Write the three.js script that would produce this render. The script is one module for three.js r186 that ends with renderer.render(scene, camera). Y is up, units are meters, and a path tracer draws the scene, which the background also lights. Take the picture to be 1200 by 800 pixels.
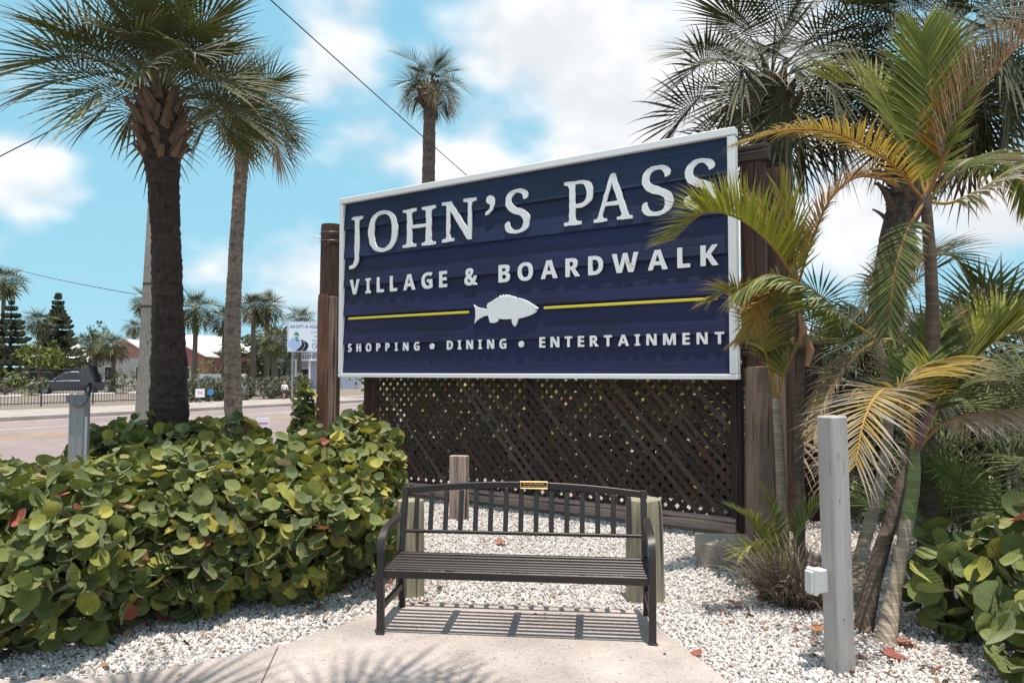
import * as THREE from 'three';
import { FontLoader } from 'three/addons/loaders/FontLoader.js';
import { MarchingCubes } from 'three/addons/objects/MarchingCubes.js';
import { mergeGeometries } from 'three/addons/utils/BufferGeometryUtils.js';

// ---------------------------------------------------------------- camera, sky, sun, exposure
const scene = new THREE.Scene();
const EYE = 1.66, PITCH = 2.3 * Math.PI / 180, FOCAL = 870;   // metres, radians, focal length in 1/1200 of the picture width
const camera = new THREE.PerspectiveCamera(2 * Math.atan(400 / FOCAL) * 180 / Math.PI, 1024 / 682, 0.05, 6000);
camera.position.set(0, EYE, 0);
camera.rotation.x = PITCH;
scene.add(camera);
const renderer = new THREE.WebGLRenderer({ antialias: true });
renderer.toneMapping = THREE.LinearToneMapping;
renderer.toneMappingExposure = 1.2;
renderer.shadowMap.enabled = true;

const V3 = (x = 0, y = 0, z = 0) => new THREE.Vector3(x, y, z);
const lerp = (a, b, t) => a + (b - a) * t, clamp = (x, a = 0, b = 1) => Math.min(b, Math.max(a, x));
const smooth = (a, b, x) => { const t = clamp((x - a) / (b - a)); return t * t * (3 - 2 * t); };
function rngOf(seed) { let s = seed >>> 0; return () => { s = (s + 0x6d2b79f5) >>> 0; let t = Math.imul(s ^ (s >>> 15), 1 | s); t = (t + Math.imul(t ^ (t >>> 7), 61 | t)) ^ t; return ((t ^ (t >>> 14)) >>> 0) / 4294967296; }; }
function hash3(x, y, z) { let h = Math.imul(x | 0, 374761393) + Math.imul(y | 0, 668265263) + Math.imul(z | 0, 2147483647 ^ 0x5bd1e995); h = Math.imul(h ^ (h >>> 13), 1274126177); h = Math.imul(h ^ (h >>> 16), 0x85ebca6b); return ((h ^ (h >>> 15)) >>> 0) / 4294967296; }
function noise3(x, y, z) {
  const ix = Math.floor(x), iy = Math.floor(y), iz = Math.floor(z), fx = x - ix, fy = y - iy, fz = z - iz;
  const u = fx * fx * (3 - 2 * fx), v = fy * fy * (3 - 2 * fy), w = fz * fz * (3 - 2 * fz);
  const a = lerp(lerp(hash3(ix, iy, iz), hash3(ix + 1, iy, iz), u), lerp(hash3(ix, iy + 1, iz), hash3(ix + 1, iy + 1, iz), u), v);
  const b = lerp(lerp(hash3(ix, iy, iz + 1), hash3(ix + 1, iy, iz + 1), u), lerp(hash3(ix, iy + 1, iz + 1), hash3(ix + 1, iy + 1, iz + 1), u), v);
  return lerp(a, b, w);
}
function fbm3(x, y, z, n = 5) { let s = 0, a = 0.5, t = 0; for (let i = 0; i < n; i++) { s += a * noise3(x, y, z); t += a; a *= 0.5; x = x * 2.03 + 17.1; y = y * 2.03 + 5.7; z = z * 2.03 + 31.3; } return s / t; }
// periodic 2-D noise for textures that repeat
function pn(x, y, px, py, seed) {
  const ix = Math.floor(x), iy = Math.floor(y), fx = x - ix, fy = y - iy, u = fx * fx * (3 - 2 * fx), v = fy * fy * (3 - 2 * fy);
  const m = (a, n) => ((a % n) + n) % n, h = (a, b) => hash3(m(a, px), m(b, py), seed);
  return lerp(lerp(h(ix, iy), h(ix + 1, iy), u), lerp(h(ix, iy + 1), h(ix + 1, iy + 1), u), v);
}
function pfbm(u, v, px, py, seed, n = 4) { let s = 0, a = 0.5, t = 0; for (let i = 0; i < n; i++) { s += a * pn(u * px, v * py, px, py, seed + i * 7); t += a; a *= 0.5; px *= 2; py *= 2; } return s / t; }

// a point on the sight line through a pixel of the 1200 x 800 photograph, at a depth in metres or on the ground
function sight(px, py) { return V3((px - 600) / FOCAL, (400 - py) / FOCAL, -1).applyAxisAngle(V3(1, 0, 0), PITCH); }
function at(px, py, depth) { const r = sight(px, py); return V3(0, EYE, 0).addScaledVector(r, depth / -r.z); }
function ground(px, py, h = 0) { const r = sight(px, py); return V3(0, EYE, 0).addScaledVector(r, (h - EYE) / r.y); }

const SUN = V3(0.05, 1, 0.13).normalize();
const sun = new THREE.DirectionalLight(new THREE.Color(1, 0.92, 0.82), 5.0);
sun.position.copy(SUN).multiplyScalar(60);
sun.castShadow = true;
sun.shadow.mapSize.set(4096, 4096);
Object.assign(sun.shadow.camera, { left: -25, right: 25, top: 25, bottom: -25, near: 1, far: 120 });
scene.add(sun); scene.add(sun.target);
sun.name = 'sun';

function makeSky() {
  const W = 2048, H = 1024, data = new Float32Array(W * H * 4);
  // large cumulus banks: direction (through photograph pixels), angular radius in radians, strength
  const banks = [[25, 195, 0.075, 0.62], [700, 120, 0.19, 0.8], [600, 75, 0.11, 0.62], [540, 190, 0.14, 0.72], [435, 185, 0.085, 0.66], [395, 75, 0.085, 0.6], [800, 130, 0.19, 0.72], [660, 240, 0.13, 0.65], [255, 318, 0.075, 0.5], [340, 335, 0.1, 0.55], [110, 368, 0.06, 0.45], [1000, 250, 0.12, 0.65], [1165, 250, 0.1, 0.6], [420, 12, 0.06, 0.4],
    [900, -350, 0.3, 0.6], [200, -520, 0.3, 0.6], [-500, 150, 0.3, 0.6], [1800, 100, 0.3, 0.6], [600, -1500, 0.4, 0.6]].map(([x, y, r, s]) => [sight(x, y).normalize(), r, s]);
  for (let row = 0; row < H; row++) {
    const el = ((row + 0.5) / H - 0.5) * Math.PI, y = Math.sin(el), ce = Math.cos(el);
    for (let col = 0; col < W; col++) {
      const az = ((col + 0.5) / W - 0.5) * 2 * Math.PI, x = Math.cos(az) * ce, z = Math.sin(az) * ce, o = (row * W + col) * 4;
      const yy = Math.max(y, 0), g = Math.pow(yy, 0.55);
      let r = lerp(0.36, 0.19, g), gg = lerp(0.66, 0.47, g), b = lerp(0.78, 0.68, g);
      const cs = x * SUN.x + y * SUN.y + z * SUN.z, halo = Math.pow(Math.max(cs, 0), 14) * 0.35;
      r += halo; gg += halo; b += halo;
      if (y > -0.02) {
        const k = 1 / (0.35 + yy);
        let bank = 0;
        for (const [d, R, s] of banks) { const c = x * d.x + y * d.y + z * d.z; if (c > 0.6) { const an = Math.acos(Math.min(1, c)) / R; if (an < 2.4) bank = Math.max(bank, s * Math.exp(-an * an * 0.9)); } }
        const low = fbm3(x * k * 2.2 + 3.1, y * 3, z * k * 2.2 + 8.2, 3), front = smooth(0.5, 0.75, -z);
        const n = fbm3(x * 9 + 1.7, y * 15, z * 9 + 4.4, 6), fine = fbm3(x * 26, y * 40, z * 26 + 9, 4);
        const dens = -0.36 + bank + (low - 0.5) * lerp(1.9, 0.7, front) + lerp(0.32, 0, front) + (n - 0.5) * 0.75 + (fine - 0.5) * 0.2;  // the constant front term adds unseen cloud outside the view for whiter light
        let a = smooth(-0.14, 0.30, dens);
        a *= smooth(-0.02, 0.03, y) * 0.97;
        const n2 = fbm3(x * 9 + 1.7, (y + 0.035) * 15, z * 9 + 4.4, 4);
        const lit = clamp(0.62 + (n - n2) * 1.6 - smooth(0.15, 0.6, dens) * 0.2 + (fine - 0.5) * 0.3, 0.38, 1);
        r = lerp(r, lerp(0.56, 0.98, lit), a); gg = lerp(gg, lerp(0.59, 0.97, lit), a); b = lerp(b, lerp(0.63, 0.97, lit), a);
        const haze = Math.exp(-yy * 16) * 0.3;
        r = lerp(r, 0.5, haze); gg = lerp(gg, 0.66, haze); b = lerp(b, 0.74, haze);
      }
      if (y < 0) { const k = smooth(0, -0.25, y) ; r = lerp(r, 0.2, k); gg = lerp(gg, 0.19, k); b = lerp(b, 0.18, k); }
      data[o] = r; data[o + 1] = gg; data[o + 2] = b; data[o + 3] = 1;
    }
  }
  const t = new THREE.DataTexture(data, W, H, THREE.RGBAFormat, THREE.FloatType);
  t.mapping = THREE.EquirectangularReflectionMapping;
  t.magFilter = t.minFilter = THREE.LinearFilter;
  t.needsUpdate = true;
  return t;
}
const skyTexture = makeSky();
scene.background = skyTexture;
scene.environment = skyTexture;

// ---------------------------------------------------------------- helpers: names, tags, geometry
const used = new Map();
function numbered(name) { const n = used.get(name) ?? 0; used.set(name, n + 1); return n ? name + '_' + String(n).padStart(3, '0') : name; }
function tag(o, label, category, group, kind) { if (label) o.userData.label = label; if (category) o.userData.category = category; if (group) o.userData.group = group; if (kind) o.userData.kind = kind; return o; }
function thing(name, pos, turn = 0) { const o = new THREE.Group(); o.name = numbered(name); o.position.copy(pos); o.rotation.y = turn; scene.add(o); return o; }
function part(name, geo, mat, parent, label) {
  const o = new THREE.Mesh(geo, mat); o.name = parent === scene ? numbered(name) : name; o.castShadow = o.receiveShadow = true; parent.add(o);
  if (parent !== scene) { const n = parent.userData.count ??= {}; const k = n[name] = (n[name] ?? 0) + 1; if (k > 1) o.name = name + '_' + String(k - 1).padStart(3, '0'); }
  if (label) o.userData.label = label;
  return o;
}
function instanced(name, geo, mat, mats, cols, parent) {
  const o = new THREE.InstancedMesh(geo, mat, mats.length); o.name = parent === scene ? numbered(name) : name;
  mats.forEach((m, i) => o.setMatrixAt(i, m));
  if (cols) cols.forEach((c, i) => o.setColorAt(i, c));
  o.castShadow = o.receiveShadow = true; o.userData.kind = 'stuff'; parent.add(o);
  return o;
}
class MB {                                        // collects vertices with colours and uv
  constructor() { this.p = []; this.t = []; this.c = []; this.i = []; this.col = [1, 1, 1]; }
  v(a, u = 0, w = 0, col = this.col) { this.p.push(a.x, a.y, a.z); this.t.push(u, w); this.c.push(col[0], col[1], col[2]); return this.p.length / 3 - 1; }
  tri(a, b, c) { this.i.push(a, b, c); }
  quad(a, b, c, d) { this.i.push(a, b, c, a, c, d); }
  tube(pts, radii, sides = 8, cap = true, us = 1) {
    const n = pts.length; let prev = null, len = 0; let ref = V3(0, 0, 1);
    for (let k = 0; k < n; k++) {
      const T = V3().subVectors(pts[Math.min(k + 1, n - 1)], pts[Math.max(k - 1, 0)]).normalize();
      if (k) len += pts[k].distanceTo(pts[k - 1]);
      if (Math.abs(T.dot(ref)) > 0.95) ref = V3(1, 0, 0);
      const A = V3().crossVectors(T, ref).normalize(), B = V3().crossVectors(T, A).normalize(), row = [], R = Array.isArray(radii) ? radii[k] : radii;
      for (let s = 0; s <= sides; s++) { const a = s / sides * Math.PI * 2; row.push(this.v(V3().copy(pts[k]).addScaledVector(A, Math.cos(a) * R).addScaledVector(B, Math.sin(a) * R), len * us, s / sides * Math.PI * 2 * R * us)); }
      if (prev) for (let s = 0; s < sides; s++) this.quad(prev[s], prev[s + 1], row[s + 1], row[s]);
      if (cap && (k === 0 || k === n - 1)) { const c = this.v(pts[k], len, 0); for (let s = 0; s < sides; s++) k ? this.tri(c, row[s], row[s + 1]) : this.tri(c, row[s + 1], row[s]); }
      prev = row;
    }
    return this;
  }
  add(g, m) {
    const q = g.index ? g.toNonIndexed() : g, P = q.attributes.position, U = q.attributes.uv, v = V3(), base = this.p.length / 3;
    for (let k = 0; k < P.count; k++) { v.fromBufferAttribute(P, k); if (m) v.applyMatrix4(m); this.v(v, U ? U.getX(k) : 0, U ? U.getY(k) : 0); }
    for (let k = 0; k < P.count; k++) this.i.push(base + k);
    return this;
  }
  geo(flat = false) {
    let g = new THREE.BufferGeometry();
    g.setAttribute('position', new THREE.Float32BufferAttribute(this.p, 3));
    g.setAttribute('uv', new THREE.Float32BufferAttribute(this.t, 2));
    g.setAttribute('color', new THREE.Float32BufferAttribute(this.c, 3));
    g.setIndex(this.i);
    if (flat) g = g.toNonIndexed();
    g.computeVertexNormals();
    return g;
  }
}
// box with chamfered edges, uv in metres with u along the grain (longest side unless given)
function bx(w, h, d, b = 0.004, x = 0, y = 0, z = 0, grain, off = 0) {
  b = Math.min(b, w / 3, h / 3, d / 3);
  const hs = [w / 2, h / 2, d / 2], pos = [], uv = [];
  const vert = (s, ax) => V3(s[0] * (hs[0] - (ax === 0 ? 0 : b)), s[1] * (hs[1] - (ax === 1 ? 0 : b)), s[2] * (hs[2] - (ax === 2 ? 0 : b)));
  const g = grain ?? (w >= h && w >= d ? 0 : h >= d ? 1 : 2);
  const tri = (a, b2, c) => {
    const n = V3().subVectors(b2, a).cross(V3().subVectors(c, a)); const m = V3().add(a).add(b2).add(c);
    const q = n.dot(m) < 0 ? [a, c, b2] : [a, b2, c];
    const dom = Math.abs(n.x) > Math.abs(n.y) && Math.abs(n.x) > Math.abs(n.z) ? 0 : Math.abs(n.y) > Math.abs(n.z) ? 1 : 2;
    for (const p of q) {
      pos.push(p.x + x, p.y + y, p.z + z);
      const c3 = [p.x, p.y, p.z], others = [0, 1, 2].filter((k) => k !== dom);
      const ui = others.includes(g) ? g : others[0], vi = others.find((k) => k !== ui);
      uv.push(c3[ui] + off * 1.37, c3[vi] + off * 0.71 + dom * 0.31);
    }
  };
  const quad = (a, b2, c, d2) => { tri(a, b2, c); tri(a, c, d2); };
  for (let ax = 0; ax < 3; ax++) for (const s of [-1, 1]) {
    const o = [0, 1, 2].filter((k) => k !== ax), q = [[-1, -1], [1, -1], [1, 1], [-1, 1]].map(([p, r]) => { const k = [0, 0, 0]; k[ax] = s; k[o[0]] = p; k[o[1]] = r; return vert(k, ax); });
    quad(...q);
  }
  if (b > 0) {
    for (let ax = 0; ax < 3; ax++) { const o = [0, 1, 2].filter((k) => k !== ax); for (const s of [-1, 1]) for (const r of [-1, 1]) { const k1 = [0, 0, 0], k2 = [0, 0, 0]; k1[o[0]] = k2[o[0]] = s; k1[o[1]] = k2[o[1]] = r; k1[ax] = -1; k2[ax] = 1; quad(vert(k1, o[0]), vert(k1, o[1]), vert(k2, o[1]), vert(k2, o[0])); } }
    for (const s of [-1, 1]) for (const r of [-1, 1]) for (const q of [-1, 1]) tri(vert([s, r, q], 0), vert([s, r, q], 1), vert([s, r, q], 2));
  }
  const geo = new THREE.BufferGeometry();
  geo.setAttribute('position', new THREE.Float32BufferAttribute(pos, 3));
  geo.setAttribute('uv', new THREE.Float32BufferAttribute(uv, 2));
  geo.computeVertexNormals();
  return geo;
}
function merge(list) { return list.length === 1 ? list[0] : mergeGeometries(list.map((g) => { const q = g.index ? g.toNonIndexed() : g; for (const k of Object.keys(q.attributes)) if (!['position', 'normal', 'uv'].includes(k)) q.deleteAttribute(k); return q; })); }
function bar(a, b, w, h, bev = 0.003, up = V3(0, 1, 0), off = 0) {    // a box from a to b, h along up
  const T = V3().subVectors(b, a), L = T.length(); T.normalize();
  const S = V3().crossVectors(T, up).normalize(), U = V3().crossVectors(S, T);
  return bx(L, h, w, bev, 0, 0, 0, 0, off).applyMatrix4(new THREE.Matrix4().makeBasis(T, U, S).setPosition(V3().addVectors(a, b).multiplyScalar(0.5)));
}
// round log: uneven radius, slightly domed ends, uv in metres
function logGeo(r0, r1, h, seed, sides = 22, rings = 16, rough = 0.05) {
  const m = new MB(), rows = [];
  for (let k = 0; k <= rings; k++) {
    const t = k / rings, row = [];
    for (let s = 0; s <= sides; s++) {
      const a = (s % sides) / sides * Math.PI * 2, R = lerp(r0, r1, t) * (1 + (noise3(Math.cos(a) * 2 + seed, t * h * 1.6, Math.sin(a) * 2) - 0.5) * rough * 2 + (noise3(Math.cos(a) * 7 + seed, t * h * 0.8, Math.sin(a) * 7) - 0.5) * rough) * (k === rings ? 0.965 : 1);
      row.push(m.v(V3(Math.cos(a) * R, t * h - (k === rings ? 0 : 0), Math.sin(a) * R), t * h + seed, s / sides * Math.PI * 2 * r0));
    }
    rows.push(row);
    if (k) for (let s = 0; s < sides; s++) m.quad(rows[k - 1][s], row[s], row[s + 1], rows[k - 1][s + 1]);
  }
  const c = m.v(V3(0, h + 0.012, 0), 0, 0), top = rows[rings].map((k) => m.v(V3(m.p[k * 3], m.p[k * 3 + 1], m.p[k * 3 + 2]), m.p[k * 3] * 0.3, m.p[k * 3 + 2] * 3));
  for (let s = 0; s < sides; s++) m.tri(c, top[s + 1], top[s]);
  return m.geo();
}

// ---------------------------------------------------------------- textures and materials
function tex(w, h, fn, ru = 1, rv = 1) {
  const d = new Uint8Array(w * h * 4);
  for (let y = 0; y < h; y++) for (let x = 0; x < w; x++) { const c = fn(x / w, y / h), o = (y * w + x) * 4; const k = typeof c === 'number' ? [c, c, c] : c; d[o] = clamp(k[0]) * 255; d[o + 1] = clamp(k[1]) * 255; d[o + 2] = clamp(k[2]) * 255; d[o + 3] = 255; }
  const t = new THREE.DataTexture(d, w, h);
  t.wrapS = t.wrapT = THREE.RepeatWrapping; t.magFilter = THREE.LinearFilter; t.minFilter = THREE.LinearMipmapLinearFilter; t.generateMipmaps = true;
  t.repeat.set(ru, rv); t.needsUpdate = true;
  return t;
}
const woodFn = (u, v) => {
  const warp = pfbm(u, v, 2, 4, 11, 3) * 0.10, s = pn((u) * 3, (v + warp) * 64, 3, 64, 3) * 0.5 + pn(u * 6, (v + warp) * 128, 6, 128, 5) * 0.3 + pn(u * 2, (v + warp) * 24, 2, 24, 9) * 0.35;
  const crack = smooth(0.74, 0.9, pn(u * 2, (v + warp * 0.5) * 40, 2, 40, 21));
  return [s, crack, pfbm(u, v, 4, 6, 31, 4)];
};
const woodMap = tex(512, 512, (u, v) => { const [s, k, m] = woodFn(u, v); const g = 0.34 + s * 0.55 + (m - 0.5) * 0.75; const c = Math.max(0.05, g) * (1 - k * 0.75); return [c, c * (0.97 + (m - 0.5) * 0.1), c * (0.94 + (0.5 - m) * 0.12)]; }, 1 / 1.1, 1 / 0.55);
const woodBump = tex(512, 512, (u, v) => { const [s, k] = woodFn(u, v); return clamp(0.35 + s * 0.5 - k * 0.5); }, 1 / 1.1, 1 / 0.55);
const peelMap = tex(512, 512, (u, v) => { const m = pfbm(u, v, 3, 9, 211, 5), s = pn(u * 4, v * 80, 4, 80, 213), k = smooth(0.66, 0.72, pfbm(u, v, 5, 16, 217, 4)); const g = 0.78 + (m - 0.5) * 0.35 + (s - 0.5) * 0.12; return [lerp(g, 0.5, k * 0.5), lerp(g, 0.46, k * 0.5), lerp(g, 0.42, k * 0.5)]; }, 1 / 1.1, 1 / 0.6);
const speckMap = tex(512, 512, (u, v) => { const a = pfbm(u, v, 6, 6, 41, 5), b = pn(u * 256, v * 256, 256, 256, 43), c = pn(u * 120, v * 120, 120, 120, 47); const g = 0.72 + (a - 0.5) * 0.55 + (b - 0.5) * 0.26 - smooth(0.84, 0.95, c) * 0.35; return [g, g * 0.985, g * 0.97]; }, 1 / 1.7, 1 / 1.7);
const speckBump = tex(256, 256, (u, v) => pn(u * 128, v * 128, 128, 128, 53) * 0.6 + pfbm(u, v, 8, 8, 59, 4) * 0.4, 1 / 0.8, 1 / 0.8);
const roadMap = tex(512, 512, (u, v) => { const a = pfbm(u, v, 4, 4, 61, 6), b = pn(u * 256, v * 256, 256, 256, 67), k = smooth(0.02, 0.0, Math.abs(pfbm(u, v, 5, 5, 71, 4) - 0.5)); const g = 0.8 + (a - 0.5) * 0.5 + (b - 0.5) * 0.2 - k * 0.15; return g; }, 1 / 7, 1 / 7);
const barkMap = tex(512, 512, (u, v) => {     // u along the trunk, v around
  const w = pfbm(u, v, 6, 6, 81, 3), ring = pn((u + (w - 0.5) * 0.03) * 26, v * 3, 26, 3, 83), fib = pn(u * 18, v * 90, 18, 90, 87), blk = pn(u * 34, v * 14, 34, 14, 89);
  const g = 0.25 + ring * 0.35 + fib * 0.28 + blk * 0.4 - smooth(0.62, 0.8, pn(u * 40, v * 22, 40, 22, 97)) * 0.25; return [g, g * 0.97, g * 0.94];
}, 1 / 1.3, 1 / 0.9);
const barkBump = tex(512, 512, (u, v) => { const w = pfbm(u, v, 6, 6, 81, 3); return clamp(pn((u + (w - 0.5) * 0.03) * 26, v * 3, 26, 3, 83) * 0.5 + pn(u * 34, v * 14, 34, 14, 89) * 0.4 + pn(u * 18, v * 90, 18, 90, 87) * 0.25); }, 1 / 1.3, 1 / 0.9);
const ringMap = tex(256, 128, (u, v) => { const p = (u * 8) % 1, r = smooth(0.0, 0.06, p) * smooth(0.22, 0.08, p), m = pfbm(u, v, 8, 4, 101, 4); const g = 0.62 + (m - 0.5) * 0.75 + r * 0.35 - smooth(0.93, 1, p) * 0.3; return [g, g * (0.98 + (m - 0.5) * 0.1), g * 0.95]; }, 1 / 0.55, 1 / 1.1);
const paintFn = (u, v) => { const warp = pfbm(u, v, 3, 3, 111, 3) * 0.08; return [pn(u * 3, (v + warp) * 70, 3, 70, 113) * 0.6 + pn(u * 8, (v + warp) * 128, 8, 128, 117) * 0.4, pfbm(u, v, 3, 5, 119, 5), smooth(0.76, 0.86, pn(u * 4, (v + warp) * 34, 4, 34, 121)) * smooth(0.5, 0.7, pfbm(u, v, 4, 4, 123, 3))]; };
const paintMap = tex(512, 512, (u, v) => { const [s, m, k] = paintFn(u, v), g = 0.55 + (s - 0.5) * 0.4 + (m - 0.5) * 0.6, w = smooth(0.64, 0.78, m) * 0.26; return [lerp(g, 1.0, w + k * 0.3), lerp(g, 1.0, w * 1.3 + k * 0.25), lerp(g, 0.8, w)]; }, 1 / 2.3, 1 / 0.9);
const paintBump = tex(512, 512, (u, v) => { const [s, m, k] = paintFn(u, v); return clamp(0.3 + s * 0.6 - k * 0.3 + (m - 0.5) * 0.2); }, 1 / 2.3, 1 / 0.9);
const grapeMap = tex(256, 256, (u, v) => {     // round leaf, stalk at u = 0.5, v = 0; pale veins
  const x = u - 0.5, y = v, mid = smooth(0.018, 0.004, Math.abs(x)); let vein = mid;
  for (let k = 0; k < 6; k++) { const y0 = 0.03 + k * 0.14, d = Math.abs((y - y0) - Math.abs(x) * (0.95 - k * 0.05) ); vein = Math.max(vein, smooth(0.013, 0.003, d) * 0.8); }
  const m = pfbm(u, v, 5, 5, 131, 4), g = 0.80 + (m - 0.5) * 0.5, sp = smooth(0.78, 0.86, pn(u * 40, v * 40, 40, 40, 137)) * 0.35;
  return [lerp(g, 1, vein * 0.6) + sp * 0.2, lerp(g, 1, vein * 0.55) - sp * 0.1, lerp(g, 0.9, vein * 0.4) - sp * 0.2];
});
const grapeBump = tex(256, 256, (u, v) => { const x = u - 0.5; let k = smooth(0.03, 0.0, Math.abs(x)); for (let i = 0; i < 6; i++) k = Math.max(k, smooth(0.03, 0.0, Math.abs(v - 0.03 - i * 0.14 - Math.abs(x) * (0.95 - i * 0.05)))); return 0.6 - k * 0.5 + (pfbm(u, v, 6, 6, 139, 3) - 0.5) * 0.3; });

const rgb = (r, g, b) => new THREE.Color().setRGB(r, g, b);
const std = (c, rough = 0.8, more = {}) => new THREE.MeshStandardMaterial({ color: Array.isArray(c) ? rgb(...c) : c, roughness: rough, ...more });
const wood = (c, rough = 0.82, bump = 0.006) => std(c, rough, { map: woodMap, bumpMap: woodBump, bumpScale: bump });
const conc = (c, bump = 0.003, rough = 0.9) => std(c, rough, { map: speckMap, bumpMap: speckBump, bumpScale: bump });
const leafy = (more = {}) => new THREE.MeshPhysicalMaterial({ color: 0xffffff, vertexColors: true, roughness: 0.92, transmission: 0.16, thickness: 0, clearcoat: 0.08, clearcoatRoughness: 0.38, side: THREE.DoubleSide, ...more });
const M = {
  frond: leafy(), areca: leafy({ transmission: 0.42, clearcoat: 0.12 }),
  grape: new THREE.MeshPhysicalMaterial({ color: 0xffffff, roughness: 0.92, transmission: 0.3, thickness: 0, clearcoat: 0.08, clearcoatRoughness: 0.35, map: grapeMap, bumpMap: grapeBump, bumpScale: 0.003, side: THREE.DoubleSide }),
  twig: std([0.10, 0.065, 0.04], 0.9), bark: std([0.17, 0.13, 0.115], 0.95, { map: barkMap, bumpMap: barkBump, bumpScale: 0.02 }), barkPale: std([0.31, 0.235, 0.195], 0.95, { map: barkMap, bumpMap: barkBump, bumpScale: 0.02 }),
  boot: wood([0.24, 0.16, 0.12], 0.9), ring: std([0.40, 0.33, 0.25], 0.8, { map: ringMap }), ringDark: std([0.14, 0.10, 0.075], 0.85, { map: ringMap }), shaft: std([0.16, 0.2, 0.06], 0.5, { map: ringMap }),
  dark: wood([0.055, 0.036, 0.030]), darkRed: wood([0.105, 0.055, 0.042], 0.85, 0.010), grey: wood([0.31, 0.215, 0.17], 0.85, 0.012), orange: wood([0.22, 0.10, 0.06]), slat: wood([0.062, 0.041, 0.034]), slatGrey: wood([0.11, 0.08, 0.068]), board: wood([0.52, 0.39, 0.34]), green: wood([0.43, 0.385, 0.28]),
  white: std([0.86, 0.86, 0.87], 0.45), letter: std([0.9, 0.89, 0.90], 0.5, { bumpMap: speckBump, bumpScale: 0.001 }), yellow: std([0.75, 0.62, 0.03], 0.5),
  metal: std([0.02, 0.0155, 0.0145], 0.45, { bumpMap: speckBump, bumpScale: 0.0004 }), brass: std([0.85, 0.5, 0.22], 0.35, { metalness: 0.9 }), greyPaint: std([0.47, 0.435, 0.42], 0.62, { map: peelMap, bumpMap: woodBump, bumpScale: 0.003 }),
  steel: std([0.32, 0.32, 0.33], 0.4, { metalness: 0.7 }), blackIron: std([0.02, 0.02, 0.022], 0.5), glass: new THREE.MeshPhysicalMaterial({ color: rgb(0.03, 0.035, 0.04), roughness: 0.06, metalness: 0, clearcoat: 1, clearcoatRoughness: 0.03 }),
  pole: conc([0.43, 0.385, 0.35], 0.003), concrete: conc([0.52, 0.455, 0.43], 0.0016), block: conc([0.50, 0.43, 0.38], 0.004), stone: std([0.92, 0.90, 0.88], 0.85), rubber: std([0.02, 0.02, 0.02], 0.8),
  trunkFar: std([0.13, 0.10, 0.08], 0.95),
};
// ---------------------------------------------------------------- the ground, gravel, path, road
function sheet(name, pts, y, mat, kind = 'structure', parent = scene) {   // a flat polygon of [x, z] points, uv in metres
  const s = new THREE.Shape(pts.map(([x, z]) => new THREE.Vector2(x, -z))), g = new THREE.ShapeGeometry(s).rotateX(-Math.PI / 2).translate(0, y, 0);
  const P = g.attributes.position, uv = []; for (let k = 0; k < P.count; k++) uv.push(P.getX(k), P.getZ(k));
  g.setAttribute('uv', new THREE.Float32BufferAttribute(uv, 2));
  const o = part(name, g, mat, parent); if (kind && parent === scene) o.userData.kind = kind;
  return o;
}
const xz = (p) => [p.x, p.z], G = (px, py) => xz(ground(px, py));
const dirtMat = std([0.30, 0.25, 0.21], 0.95, { map: speckMap, bumpMap: speckBump, bumpScale: 0.02 });
sheet('ground', [[-3000, 400], [3000, 400], [3000, -3000], [-3000, -3000]], -0.03, dirtMat);
const bedMat = std([0.56, 0.53, 0.51], 0.95, { map: speckMap, bumpMap: speckBump, bumpScale: 0.012 });
sheet('gravel_bed', [[-6.2, 1.5], [7.5, 1.5], [9, -16], [3, -17], [-4.5, -12.5], [-7, -6]], -0.012, bedMat);
{ const q = (s, n) => [-2.371 + s * 0.832 - n * -0.5546 * -1, -10.25 + s * 0.5546 + n * 0.832]; sheet('shade_litter_strip', [q(0.1, -0.3), q(5.45, -0.3), q(5.45, -1.5), q(0.1, -1.5)], -0.006, std([0.11, 0.075, 0.055], 0.95, { map: speckMap, bumpMap: speckBump, bumpScale: 0.02 })); }  // dark sheet: painted shade behind the lattice, together with its brown leaf litter
const PAD = [G(100, 799), G(210, 785), G(326, 760), G(439, 722), G(466, 709), G(748, 718), G(778, 743), G(850, 800), [1.05, -3.4], [1.5, -2.2], [2, 2], [-5, 2], [-5, -3.9]];
{
  const pad = new THREE.Group(); pad.name = numbered('concrete_path'); tag(pad, null, null, null, 'structure'); scene.add(pad);
  const slab = (pts) => {
    const s = new THREE.Shape(pts.map(([x, z]) => new THREE.Vector2(x, -z)));
    const g = new THREE.ExtrudeGeometry(s, { depth: 0.06, bevelEnabled: true, bevelThickness: 0.008, bevelSize: 0.008, bevelSegments: 2 }).rotateX(-Math.PI / 2).translate(0, -0.05, 0);
    const P = g.attributes.position, uv = []; for (let k = 0; k < P.count; k++) uv.push(P.getX(k), P.getZ(k) + P.getY(k));
    g.setAttribute('uv', new THREE.Float32BufferAttribute(uv, 2));
    part('slab', g, M.concrete, pad);
  };
  const j = PAD[2], jx = 0.009;
  slab([[j[0] + jx, j[1]], ...PAD.slice(3, 11), [-0.45, 2]]);
  slab([PAD[0], PAD[1], [j[0] - jx, j[1]], [-0.45 - 2 * jx, 2], [-5, 2], [-5, -3.9]]);
}
function inside(pts, x, z) { let c = false; for (let i = 0, j = pts.length - 1; i < pts.length; j = i++) { const [xi, zi] = pts[i], [xj, zj] = pts[j]; if ((zi > z) !== (zj > z) && x < (xj - xi) * (z - zi) / (zj - zi) + xi) c = !c; } return c; }
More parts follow.
